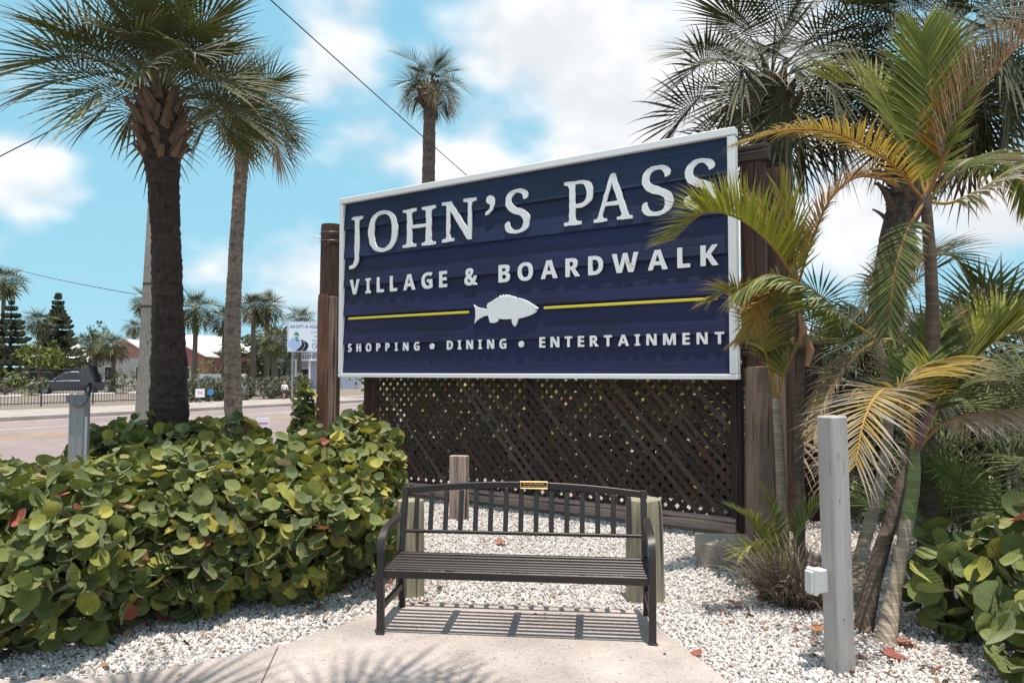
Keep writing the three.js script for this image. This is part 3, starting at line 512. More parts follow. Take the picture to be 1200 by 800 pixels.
function trunkGeo(pts, radii, seed, sides = 26, ringLen = 0.07, rough = 0.06, segs) {
  const curve = new THREE.CatmullRomCurve3(pts), L = curve.getLength(), n = segs ?? Math.min(150, Math.ceil(L / 0.035)), m = new MB(), rad = (t) => { const f = t * (radii.length - 1), i = Math.min(radii.length - 2, Math.floor(f)); return lerp(radii[i], radii[i + 1], f - i); };
  let prev = null;
  for (let k = 0; k <= n; k++) {
    const t = k / n, c = curve.getPointAt(t), row = [], y = t * L;
    for (let s = 0; s <= sides; s++) {
      const a = (s % sides) / sides * Math.PI * 2, ca = Math.cos(a), sa = Math.sin(a);
      const ringy = Math.abs((((y + (noise3(ca * 1.5 + seed, y * 2, sa * 1.5) - 0.5) * 0.06) / ringLen) % 1 + 1) % 1 - 0.5) * 2;
      const R = rad(t) * (1 + (ringy - 0.5) * rough * 0.5 + (noise3(ca * 3 + seed, y * 5, sa * 3) - 0.5) * rough * 1.3 + (noise3(ca * 9 + seed, y * 22, sa * 9) - 0.5) * rough * 1.3);
      row.push(m.v(V3(c.x + ca * R, c.y, c.z + sa * R), y + seed, s / sides * Math.PI * 2 * radii[0]));
    }
    if (prev) for (let s = 0; s < sides; s++) m.quad(prev[s], row[s], row[s + 1], prev[s + 1]);
    prev = row;
  }
  const top = m.v(curve.getPointAt(1).clone().add(V3(0, 0.05, 0)), 0, 0); for (let s = 0; s < sides; s++) m.tri(top, prev[s + 1], prev[s]);
  return m.geo();
}
// a cut leaf base: a tapering curved wedge, pointing up and outwards
function bootGeo(r, len, w) {
  const m = new MB(), rows = [], n = 4, bend = 0.12 + r() * 0.25, sp = (r() - 0.5) * 0.5;
  for (let k = 0; k <= n; k++) {
    const t = k / n, ww = w * lerp(1, 0.42, t), th = lerp(0.035, 0.014, t), y = len * t, x = bend * len * t * t, z = sp * len * t;
    const q = [V3(x - th, y, z - ww / 2), V3(x + th * 0.2, y, z - ww / 2), V3(x + th, y, z), V3(x + th * 0.2, y, z + ww / 2), V3(x - th, y, z + ww / 2)];
    rows.push(q.map((p, i) => m.v(p, y, i * 0.03 + k * 0.001)));
    if (k) for (let i = 0; i < 5; i++) m.quad(rows[k - 1][i], rows[k - 1][(i + 1) % 5], rows[k][(i + 1) % 5], rows[k][i]);
  }
  const e = rows[n]; m.tri(e[0], e[1], e[2]); m.tri(e[0], e[2], e[4]); m.tri(e[2], e[3], e[4]);
  return m.geo(true);
}
function sabal(name, base, crown, o, label, category, group) {
  const r = rngOf(o.seed), t = thing(name, base); tag(t, label, category ?? 'palm tree', group);
  const top = crown.clone().sub(base), lean = o.mid ?? V3(), pts = [V3(), top.clone().multiplyScalar(0.35).add(lean), top.clone().multiplyScalar(0.7).add(lean.clone().multiplyScalar(0.7)), top.clone()];
  part('trunk', trunkGeo(pts, o.radii, o.seed, o.sides ?? 26, 0.085, o.rough ?? 0.07, o.segs), o.bark ?? M.bark, t);
  const c = new THREE.CatmullRomCurve3(pts);
  if (o.boots) {
    const L = c.getLength(), span = o.bootSpan ?? 0.75, shapes = [0, 1, 2, 3].map(() => bootGeo(r, o.bootLen ?? 0.3, o.bootW ?? 0.13));
    for (let k = 0; k < o.boots; k++) { const f = k / o.boots, y = 1 - (span / L) * (1 - f) , p = c.getPointAt(Math.min(1, y)), a = k * 2.399 + r() * 0.4, R = o.bootR * (0.8 + 0.35 * Math.sin(f * Math.PI * 0.9)); const b = part('leaf_base', shapes[k % 4], M.boot, t); b.position.set(p.x + Math.cos(a) * R, p.y - 0.1, p.z - Math.sin(a) * R); b.rotation.set(0, a, 0); b.rotateZ(-lerp(0.5, -0.05, f) - (r() - 0.5) * 0.3); b.rotateX((r() - 0.5) * 1.1); b.scale.setScalar(0.8 + r() * 0.5); }
  }
  const n = o.fronds, cutoff = o.low ?? -0.75;
  for (let k = 0; k < n; k++) {
    const f = (k + 0.5) / n, az = k * 2.39996 + r() * 0.5 + (o.spin ?? 0), elev = lerp(1.35, cutoff, Math.pow(f, 0.8)) + (r() - 0.5) * 0.3, old = smooth(0.55, 1, f) * (0.4 + r() * 0.6);
    const hue = scale3(mix3(HUE.sabal, r() < 0.12 ? HUE.sabalOld : mix3(HUE.sabal, HUE.sabalOld, 0.5), Math.max(old, r() * 0.4)), o.tone ?? 1);
    const dead = f > 0.86 && r() < (o.dead ?? 0.35);
    const g = fanFrond(r, { elev, Lp: o.Lp * (0.6 + r() * 0.6) * (f < 0.12 ? 0.7 : 1), R: o.R * (0.85 + r() * 0.3), n: o.seg ?? 40, steps: o.steps ?? 6, hue: dead ? HUE.dry : hue, droop: lerp(0.4, 1.0, f) * (o.droop ?? 1), width: o.width ?? 0.026, spread: f < 0.1 ? 1.0 : 2.2 });
    const d = part('frond', g, M.frond, t); d.position.copy(top).add(V3(0, -0.12 * f - (r() * 0.1), 0)); d.rotation.y = az;
  }
  return t;
}
const gnd = (p) => V3(p.x, -0.03, p.z);
{
  const c1 = at(186, 108, 8.6), b1 = gnd(at(197, 480, 8.6));
  sabal('cabbage_palm', b1, c1, { seed: 101, radii: [0.29, 0.24, 0.215, 0.195, 0.18, 0.165, 0.155, 0.17, 0.225, 0.17], fronds: 44, Lp: 0.7, R: 0.85, boots: 60, bootR: 0.17, bootSpan: 0.8, bootLen: 0.26, low: 0.3, droop: 0.65, rough: 0.11, bark: std([0.065, 0.043, 0.036], 0.95, { map: barkMap, bumpMap: barkBump, bumpScale: 0.02 }), mid: V3(0.06, 0, 0), dead: 0.1 }, 'thick dark trunked cabbage palm in front of the concrete utility pole', 'palm tree');
  const c2 = at(288, 128, 13.5), b2 = gnd(at(276, 480, 13.5));
  sabal('cabbage_palm', b2, c2, { seed: 202, radii: [0.165, 0.155, 0.145, 0.135, 0.125, 0.12, 0.115, 0.1], fronds: 28, Lp: 0.62, R: 0.72, boots: 14, bootR: 0.1, bootSpan: 0.4, bark: M.barkPale, low: -0.2, rough: 0.1, mid: V3(-0.12, 0, 0) }, 'slender pale grey trunked cabbage palm right of the thick dark palm', 'palm tree');
  const c3 = at(504, 98, 22), b3 = gnd(at(497, 400, 22));
  sabal('cabbage_palm', b3, c3, { seed: 303, radii: [0.2, 0.2, 0.2, 0.2, 0.19, 0.17], fronds: 27, Lp: 0.55, R: 0.75, boots: 24, bootR: 0.19, bootSpan: 0.7, bootLen: 0.35, low: -0.25, seg: 36, width: 0.032, tone: 0.9 }, 'tall lone cabbage palm rising behind the top edge of the navy sign', 'palm tree');
  const c4 = at(903, 92, 10.6), b4 = gnd(at(925, 480, 10.6));
  sabal('cabbage_palm', b4, c4, { seed: 404, radii: [0.24, 0.23, 0.22, 0.22, 0.22, 0.24, 0.2], fronds: 34, Lp: 0.95, R: 1.05, boots: 46, bootR: 0.24, bootSpan: 1.0, low: -0.4, dead: 0.1, tone: 0.6 }, 'big cabbage palm behind the right end of the navy sign', 'palm tree');
  const c5 = at(1100, 55, 10.2), b5 = gnd(at(1030, 480, 10.2));
  sabal('cabbage_palm', b5, c5, { seed: 505, radii: [0.24, 0.23, 0.22, 0.22, 0.2, 0.2], fronds: 50, Lp: 1.0, R: 1.1, boots: 80, bootR: 0.255, bootSpan: 2.4, bootLen: 0.26, low: -0.9, dead: 0.4, tone: 0.66, mid: V3(-0.25, 0, 0) }, 'leaning cabbage palm with a jagged trunk behind the tall yellow feather palm', 'palm tree');
  // a palm behind the camera; only the shade of its leaves falls into the picture, on the path
  sabal('cabbage_palm', V3(-1.3, -0.03, 1.2), V3(-0.95, 5.6, -1.85), { seed: 707, radii: [0.2, 0.18, 0.16, 0.15], fronds: 16, Lp: 0.9, R: 1.0, low: -0.2, segs: 30, seg: 36 }, 'cabbage palm standing beside the path behind the camera, its leaf shade on the concrete', 'palm tree');
}
// feather leaf: rachis through points, leaflets on both sides
function feather(name, parent, px, o, label) {
  const r = rngOf(o.seed), inv = parent.position, pts = px.map((q) => at(q[0], q[1], q[2]).sub(inv)), curve = new THREE.CatmullRomCurve3(pts), L = curve.getLength(), m = new MB(), N = 26, mid = [];
  for (let k = 0; k <= N; k++) mid.push(curve.getPointAt(k / N));
  m.col = o.rib ?? HUE.gold; m.tube(mid, mid.map((_, k) => lerp(o.thick ?? 0.013, 0.003, k / N)), 6, false);
  const n = o.n ?? Math.round(L / 0.02), from = o.from ?? 0.2;
  for (let k = 0; k < n; k++) for (const sgnn of [-1, 1]) {
    const t = clamp(from + (1 - from) * (k + r() * 0.6) / n), p = curve.getPointAt(t), T = curve.getTangentAt(t), up = V3(0, 1, 0).addScaledVector(T, -T.y).normalize(); if (up.lengthSq() < 0.1) up.set(0, 0, 1);
    up.applyAxisAngle(T, o.twist ?? 0);
    const S = V3().crossVectors(T, up).normalize(), u = (t - from) / (1 - from), beta = lerp(1.15, 0.5, u) + (r() - 0.5) * 0.16, vee = (o.vee ?? 0.55) + (r() - 0.5) * 0.25;
    const dir = V3().addScaledVector(T, Math.cos(beta)).addScaledVector(S, sgnn * Math.sin(beta) * Math.cos(vee)).addScaledVector(up, Math.sin(beta) * Math.sin(vee)).normalize();
    const len = (o.len ?? 0.4) * (0.45 + 0.6 * Math.sin(Math.PI * clamp(0.14 + u * 0.78))) * (0.9 + r() * 0.2), lw = (o.w ?? 0.023) * (0.8 + r() * 0.3), droop = (o.droop ?? 0.5) * (0.5 + r());
    const shade = 0.75 + r() * 0.5, c0 = scale3(mix3(o.hue ?? HUE.green, o.hue2 ?? HUE.lime, clamp(r() * 0.6 + (o.grad ?? 0) * u)), shade), dr = (o.dry ?? 0.2) * 0.75, dt = 1 - dr * (0.5 + r());
    let q = p.clone(), D = dir.clone(), prev = null; const steps = 5, curl = (r() - 0.5) * (o.curl ?? 0.1);
    for (let i = 0; i <= steps; i++) {
      const f = i / steps, W = V3().crossVectors(D, up).normalize(), UU = V3().crossVectors(W, D), w = lw * (i === 0 ? 0.5 : f < 0.4 ? 1 : lerp(1, 0.05, (f - 0.4) / 0.6)) * 0.5 * (f > dt ? 0.6 : 1), c = mix3(c0, o.tip ?? ((o.dry ?? 0) > 0.5 ? HUE.silver : [0.26, 0.17, 0.08]), smooth(dt - 0.12, dt + 0.05, f));
      const row = [m.v(q.clone().addScaledVector(W, w).addScaledVector(UU, w * 0.5), 0, f, c), m.v(q, 0.5, f, c), m.v(q.clone().addScaledVector(W, -w).addScaledVector(UU, w * 0.5), 1, f, c)];
      if (prev) { m.quad(prev[0], prev[1], row[1], row[0]); m.quad(prev[1], prev[2], row[2], row[1]); }
      prev = row; D.y -= droop * 0.2 * (0.4 + f); D.addScaledVector(S, curl * f).normalize(); q.addScaledVector(D, len / steps);
    }
  }
  return part(name, m.geo(), M.areca, parent, label);
}
function stemTube(parent, px, radii, mat, name = 'stem', seed = 1) { const pts = px.map((q) => at(q[0], q[1], q[2]).sub(parent.position)); return part(name, trunkGeo(pts, radii, seed, 14, 0.09, 0.05, 40), mat, parent); }
{
  // A: tall yellow feather palm
  const a = thing('areca_palm', gnd(ground(1012, 738))); tag(a, 'tallest feather palm at right, orange leaf ribs arching from a thin leaning trunk', 'palm tree');
  const pa = ground(1012, 738), da = -pa.z;
  stemTube(a, [[1010, 742, da], [1030, 655, 4.98], [1062, 555, 5.1], [1092, 430, 5.2], [1092, 330, 5.2], [1085, 232, 5.2]], [0.062, 0.05, 0.046, 0.044, 0.042, 0.036], M.ringDark, 'trunk', 4);
  const F = (seed, pts, o) => feather('frond', a, pts, { seed, ...o });
  F(1, [[1085, 236, 5.2], [1040, 188, 5.1], [985, 158, 5.0], [930, 152, 4.9], [872, 166, 4.8]], { hue: HUE.gold, hue2: [0.25, 0.2, 0.03], len: 0.32, rib: HUE.orange, vee: 0.45, dry: 0.35, droop: 0.9, from: 0.1, w: 0.014, n: 80 });
  F(2, [[1086, 232, 5.2], [1072, 190, 5.3], [1048, 140, 5.5], [1010, 102, 5.7], [965, 92, 5.9]], { hue: HUE.lime, hue2: HUE.green, len: 0.52, vee: 0.6, w: 0.03, droop: 0.2, dry: 0.12, from: 0.08 });
  F(3, [[1086, 232, 5.2], [1105, 188, 5.2], [1138, 125, 5.2], [1175, 74, 5.15], [1225, 25, 5.1]], { hue: HUE.orange, hue2: HUE.darkgreen, rib: HUE.orange, len: 0.46, w: 0.018, vee: 1.1, droop: -0.25, dry: 0.2, tip: HUE.dry, from: 0.2, thick: 0.02, curl: 0.5 });
  F(4, [[1088, 236, 5.2], [1112, 238, 5.1], [1150, 222, 5.0], [1190, 196, 4.95], [1235, 180, 4.9]], { hue: HUE.green, hue2: HUE.silver, rib: HUE.gold, len: 0.34, vee: -0.1, droop: 0.9, dry: 0.55 });
  F(5, [[1083, 238, 5.2], [1064, 270, 5.1], [1048, 325, 5.0], [1042, 385, 4.95]], { hue: HUE.darkgreen, hue2: HUE.green, rib: HUE.orange, len: 0.3, vee: 0.2, droop: 0.5, dry: 0.35 });
  F(6, [[1086, 232, 5.2], [1090, 180, 5.3], [1092, 110, 5.5], [1080, 40, 5.7]], { hue: HUE.green, hue2: HUE.lime, len: 0.5, w: 0.034, vee: 0.5, droop: 0.2, dry: 0.1 });
  F(7, [[1088, 236, 5.2], [1118, 200, 5.4], [1150, 185, 5.8], [1190, 200, 6.1], [1210, 240, 6.3]], { hue: HUE.green, hue2: HUE.darkgreen, len: 0.45, vee: 0.1, droop: 0.9, dry: 0.4, tip: HUE.dry });
  // B: green crownshaft palm in front
  const b = thing('areca_palm', gnd(ground(1038, 752))); tag(b, 'low feather palm with green crownshaft and bleached leaflets beside the grey post', 'palm tree'); const db = -ground(1038, 752).z;
  stemTube(b, [[1038, 755, db], [1046, 705, 4.78], [1056, 655, 4.82], [1064, 608, 4.85]], [0.066, 0.05, 0.042, 0.042], M.ring, 'trunk', 9);
  stemTube(b, [[1064, 610, 4.85], [1070, 570, 4.88], [1073, 522, 4.9]], [0.044, 0.043, 0.028], M.shaft, 'crownshaft', 2);
  const B = (seed, pts, o) => feather('frond', b, pts, { seed, ...o });
  B(11, [[1072, 528, 4.9], [1064, 490, 4.85], [1044, 457, 4.7], [1024, 468, 4.5], [1011, 500, 4.35], [1003, 545, 4.25]], { hue: HUE.gold, hue2: HUE.silver, len: 0.45, n: 34, vee: 0.1, droop: 0.35, dry: 0.9, w: 0.016, rib: [0.6, 0.33, 0.04], from: 0.36, thick: 0.016, curl: 0.3 });
  B(12, [[1073, 528, 4.9], [1052, 478, 4.85], [1060, 448, 4.8], [1085, 428, 4.8], [1118, 418, 4.8]], { hue: HUE.gold, hue2: HUE.green, len: 0.42, vee: -0.35, droop: 0.5, dry: 0.15, rib: HUE.orange, from: 0.3 });
  B(13, [[1076, 528, 4.9], [1100, 478, 5.0], [1135, 428, 5.15], [1180, 392, 5.3], [1225, 385, 5.4]], { hue: HUE.lime, hue2: HUE.green, len: 0.5, vee: 0.9, droop: 0.1, dry: 0.08, w: 0.034, from: 0.25 });
  B(14, [[1076, 526, 4.9], [1100, 500, 4.95], [1128, 488, 5.0], [1165, 482, 5.05], [1215, 478, 5.1]], { hue: HUE.silver, hue2: HUE.gold, rib: HUE.orange, len: 0.3, vee: -0.6, droop: 1.1, dry: 0.6, from: 0.35 });
  B(15, [[1074, 528, 4.9], [1086, 490, 4.95], [1108, 460, 5.0], [1140, 445, 5.1], [1165, 450, 5.1]], { hue: HUE.darkgreen, hue2: HUE.green, len: 0.45, vee: 0.3, droop: 0.7, dry: 0.2, from: 0.3 });
  B(16, [[1075, 528, 4.9], [1070, 480, 5.0], [1078, 430, 5.2], [1100, 380, 5.4]], { hue: HUE.green, hue2: HUE.darkgreen, len: 0.4, vee: 0.4, droop: 0.5, dry: 0.3, from: 0.3 });
  { const m = new MB(), q = [[1076, 528], [1080, 505], [1090, 482], [1098, 468]].map(([x, y]) => at(x, y, 4.8).sub(b.position)); m.col = [0.1, 0.045, 0.04]; m.tube(q, [0.02, 0.032, 0.028, 0.005], 8); part('spathe', m.geo(), std([1, 1, 1], 0.5, { vertexColors: true }), b); }
  // D: leaning pale ringed stem, and a dark straight stump of a trunk between
  const d = thing('areca_palm', gnd(ground(1000, 700))); tag(d, 'leaning pale ringed palm stem between the grey post and the low feather palm', 'palm tree'); const dd = -ground(1000, 700).z;
  stemTube(d, [[1000, 702, dd], [1012, 640, 5.9], [1030, 575, 5.95], [1040, 520, 6.0], [1040, 450, 6.05], [1028, 395, 6.1]], [0.06, 0.052, 0.046, 0.042, 0.038, 0.028], M.ring, 'trunk', 6);
  const Dd = (seed, pts, o) => feather('frond', d, pts, { seed, ...o });
  Dd(21, [[1028, 398, 6.1], [992, 372, 6.05], [945, 336, 6.0], [900, 322, 5.95], [868, 340, 5.9]], { hue: HUE.green, hue2: HUE.lime, len: 0.42, vee: -0.5, droop: 0.4, dry: 0.15, w: 0.03, rib: HUE.gold });
  Dd(22, [[1028, 398, 6.1], [1045, 350, 6.2], [1075, 310, 6.3], [1115, 300, 6.4], [1140, 330, 6.4]], { hue: HUE.darkgreen, hue2: HUE.green, len: 0.45, droop: 0.8, dry: 0.4 });
  Dd(24, [[1028, 398, 6.1], [1000, 420, 6.0], [970, 460, 5.9], [955, 510, 5.8]], { hue: HUE.dry, hue2: HUE.gold, len: 0.26, droop: 1.0, dry: 0.4 });
  Dd(25, [[1030, 398, 6.1], [1060, 400, 6.0], [1085, 430, 5.9], [1095, 480, 5.8]], { hue: HUE.darkgreen, hue2: HUE.dry, len: 0.35, droop: 1.0, dry: 0.6 });
  // C: two thin ringed stems in front of the log
  const c = thing('areca_palm', gnd(ground(920, 668))); tag(c, 'thin white ringed palm stem in front of the weathered right sign post', 'palm tree'); const dc = -ground(920, 668).z;
  stemTube(c, [[921, 670, dc], [918, 600, 6.6], [914, 530, 6.6], [910, 468, 6.6]], [0.048, 0.045, 0.04, 0.036], M.ring, 'trunk', 3);
  const C1 = (seed, pts, o) => feather('frond', c, pts, { seed, ...o });
  C1(31, [[910, 470, 6.6], [897, 412, 6.5], [877, 365, 6.4], [855, 342, 6.35], [836, 352, 6.3]], { hue: HUE.green, hue2: HUE.gold, len: 0.36, vee: 0.4, droop: 0.6, dry: 0.45, rib: HUE.gold, from: 0.35 });
  C1(32, [[911, 470, 6.6], [922, 430, 6.5], [945, 405, 6.5], [968, 402, 6.5]], { hue: HUE.green, hue2: HUE.gold, len: 0.34, dry: 0.3, droop: 0.6, from: 0.3 });
  C1(33, [[910, 470, 6.6], [904, 420, 6.7], [906, 370, 6.8], [918, 330, 6.9]], { hue: HUE.darkgreen, hue2: HUE.green, len: 0.36, dry: 0.2, from: 0.3 });
  const e = thing('areca_palm', gnd(ground(938, 676))); tag(e, 'second thin ringed palm stem, its yellow leaves arching over the sign\'s right edge', 'palm tree'); const de = -ground(938, 676).z;
  stemTube(e, [[938, 678, de], [937, 600, 6.5], [936, 500, 6.5], [938, 410, 6.5], [935, 335, 6.5]], [0.05, 0.046, 0.044, 0.04, 0.032], M.ringDark, 'trunk', 13);
  const C2 = (seed, pts, o) => feather('frond', e, pts, { seed, ...o });
  C2(41, [[934, 332, 6.5], [905, 288, 6.3], [865, 256, 6.15], [825, 250, 6.0], [788, 282, 5.9]], { hue: HUE.lime, hue2: HUE.green, len: 0.42, vee: 1.0, droop: 0.15, dry: 0.15, rib: HUE.gold, from: 0.15 });
  C2(42, [[935, 332, 6.5], [930, 290, 6.5], [922, 255, 6.5], [914, 228, 6.5]], { hue: HUE.lime, hue2: HUE.gold, len: 0.5, vee: 0.2, droop: 0.2, dry: 0.1, w: 0.03, from: 0.1, rib: HUE.gold });
  C2(43, [[936, 332, 6.5], [953, 278, 6.4], [975, 232, 6.3], [1005, 208, 6.2], [1040, 212, 6.1]], { hue: HUE.orange, hue2: HUE.dry, len: 0.3, vee: 0.3, droop: 0.5, dry: 0.5, rib: HUE.orange });
  C2(44, [[933, 334, 6.5], [915, 330, 6.3], [893, 350, 6.15], [880, 385, 6.05], [865, 400, 6.0]], { hue: HUE.gold, hue2: HUE.orange, len: 0.26, vee: 0.2, droop: 0.6, dry: 0.3, rib: HUE.orange });
  C2(46, [[934, 332, 6.5], [915, 290, 6.7], [890, 255, 6.8], [876, 240, 6.85]], { hue: HUE.gold, hue2: HUE.lime, len: 0.4, vee: 0.6, droop: 0.3, dry: 0.2 });
  for (const [x, y, k] of [[938, 385, 0], [946, 410, 1]]) { const m = new MB(), p = at(x, y, 6.42).sub(e.position); m.col = [0.42, 0.22, 0.14]; m.tube([p.clone().add(V3(0, -0.14, 0)), p.clone().add(V3(0.02, 0, 0.03)), p.clone().add(V3(-0.01, 0.16, 0))], [0.02, 0.035, 0.008], 9); part('leaf_sheath', m.geo(), std([1, 1, 1], 0.7, { vertexColors: true, bumpMap: woodBump, bumpScale: 0.004 }), e); }
  // shoots at the foot of the stems
  const s = thing('palm_shoot', gnd(ground(905, 690))); tag(s, 'young green palm shoots at the foot of the thin ringed stems', 'plant');
  [[[908, 690, 6.1], [900, 640, 6.05], [884, 612, 6.0], [862, 597, 5.95]], [[910, 690, 6.1], [912, 640, 6.1], [905, 600, 6.1], [893, 575, 6.1]], [[915, 690, 6.1], [930, 640, 6.0], [948, 600, 6.0], [968, 582, 6.0]], [[905, 690, 6.0], [890, 650, 5.9], [880, 640, 5.85], [868, 650, 5.8]]].forEach((p, k) => feather('frond', s, p, { seed: 60 + k, hue: HUE.green, hue2: HUE.lime, len: 0.24, w: 0.016, vee: 0.3, droop: 0.3, dry: 0.1, thick: 0.007, from: 0.3 }));
  const f = thing('fan_palm', gnd(ground(1150, 660))); tag(f, 'young green fan palm with upright pleated leaves at the right edge', 'palm tree'); const r = rngOf(77);
  [[1.35, 2.6, 0.75, 0.75], [1.1, 1.6, 0.55, 0.7], [1.2, 3.9, 0.6, 0.7], [0.9, 5.2, 0.5, 0.6], [1.0, 0.4, 0.6, 0.7], [0.8, 3.2, 0.7, 0.6]].forEach(([el, az, Lp, R]) => { const d2 = part('frond', fanFrond(r, { elev: el, Lp, R, n: 40, hue: [0.11, 0.165, 0.02], droop: 0.25, width: 0.05, spread: 2.0, fold: 0.15 }), M.areca, f); d2.rotation.y = az; });
  const g = thing('dark_trunk', gnd(ground(1090, 655))); tag(g, 'dark upright dead palm trunk behind the low feather palm', 'trunk'); const dg = -ground(1090, 655).z;
  stemTube(g, [[1090, 658, dg], [1088, 600, dg], [1084, 520, dg], [1083, 440, dg]], [0.1, 0.09, 0.085, 0.08], M.ringDark, 'trunk', 5);
}
{ // heap of dead brown leaves round the ringed stems
  const o = thing('dead_leaf_clump', gnd(ground(942, 712))), r = rngOf(90); tag(o, 'clump of dry brown palm litter and grass left of the grey post', 'dry grass');
  const m = new MB();
  for (let k = 0; k < 1100; k++) {
    const a = r() * 6.283, rad = Math.sqrt(r()) * 0.2, out = 0.2 + r() * 0.75, L = 0.16 + r() * 0.42; let p = V3(Math.cos(a) * rad, 0, Math.sin(a) * rad * 0.8 - 0.12), D = V3(Math.cos(a) * out * 0.7, 1, Math.sin(a) * out * 0.7).normalize(), prev = null; const W = V3(-Math.sin(a), 0, Math.cos(a)).applyAxisAngle(D, r() * 3), w = 0.003 + r() * 0.006, dark = 0.4 + r() * 0.6;
    m.col = r() < 0.15 ? scale3(HUE.green, 0.8) : mix3([0.16, 0.1, 0.07], [0.36, 0.26, 0.19], r()).map((x) => x * dark);
    for (let i = 0; i <= 4; i++) { const f = i / 4, ww = w * (1 - f * 0.8), row = [m.v(p.clone().addScaledVector(W, ww)), m.v(p.clone().addScaledVector(W, -ww))]; if (prev) m.quad(prev[0], prev[1], row[1], row[0]); prev = row; D.y -= 0.45 * f + r() * 0.22; D.x += (r() - 0.5) * 0.3; D.z += (r() - 0.5) * 0.3; D.normalize(); p.addScaledVector(D, L / 4); }
  }
  const q = part('blades', m.geo(), M.frond, o); q.userData.kind = 'stuff';
}
// ---------------------------------------------------------------- sea grape bushes
const grapeGeos = [0, 1, 2].map((s) => {
  const r = rngOf(30 + s), m = new MB(), n = 12, c = m.v(V3(0, 0.02, 0), 0.5, 0.5), rings = [];
  const cup = [0.25, 0.1, -0.12][s], fold = [0.18, 0.3, 0.12][s];
  for (let k = 1; k <= 3; k++) { const row = []; for (let i = 0; i < n; i++) { const a = (i + 0.5) / n * Math.PI * 2, notch = 1 - 0.22 * Math.exp(-((((a - Math.PI * 1.5 + Math.PI * 3) % (Math.PI * 2)) - Math.PI) ** 2) * 8), R = k / 3 * notch * (k === 3 ? 0.94 + r() * 0.1 : 1), x = Math.cos(a) * R, z = Math.sin(a) * R; row.push(m.v(V3(x * 1.05, cup * R * R * 0.7 + Math.abs(x) * fold + Math.sin(a * 3 + s) * 0.05 * R * R, -z), 0.5 + x * 0.48, 0.5 + z * 0.48)); } rings.push(row); }
  for (let i = 0; i < n; i++) { const j = (i + 1) % n; m.tri(c, rings[0][i], rings[0][j]); for (let k = 0; k < 2; k++) m.quad(rings[k][i], rings[k + 1][i], rings[k + 1][j], rings[k][j]); }
  return m.geo();
});
const grapeTones = [[0.16, 0.205, 0.034], [0.115, 0.155, 0.036], [0.20, 0.235, 0.04], [0.26, 0.275, 0.04], [0.17, 0.205, 0.05], [0.37, 0.37, 0.045], [0.46, 0.41, 0.05], [0.50, 0.36, 0.22], [0.42, 0.09, 0.05], [0.30, 0.13, 0.05]];
const grapeMats = grapeTones.map((c) => { const m = M.grape.clone(); m.color = rgb(...c); return m; });
const toneOf = (x) => (x < 0.26 ? 0 : x < 0.50 ? 1 : x < 0.68 ? 2 : x < 0.80 ? 3 : x < 0.895 ? 4 : x < 0.95 ? 5 : x < 0.975 ? 6 : x < 0.985 ? 7 : x < 0.9925 ? 8 : 9);
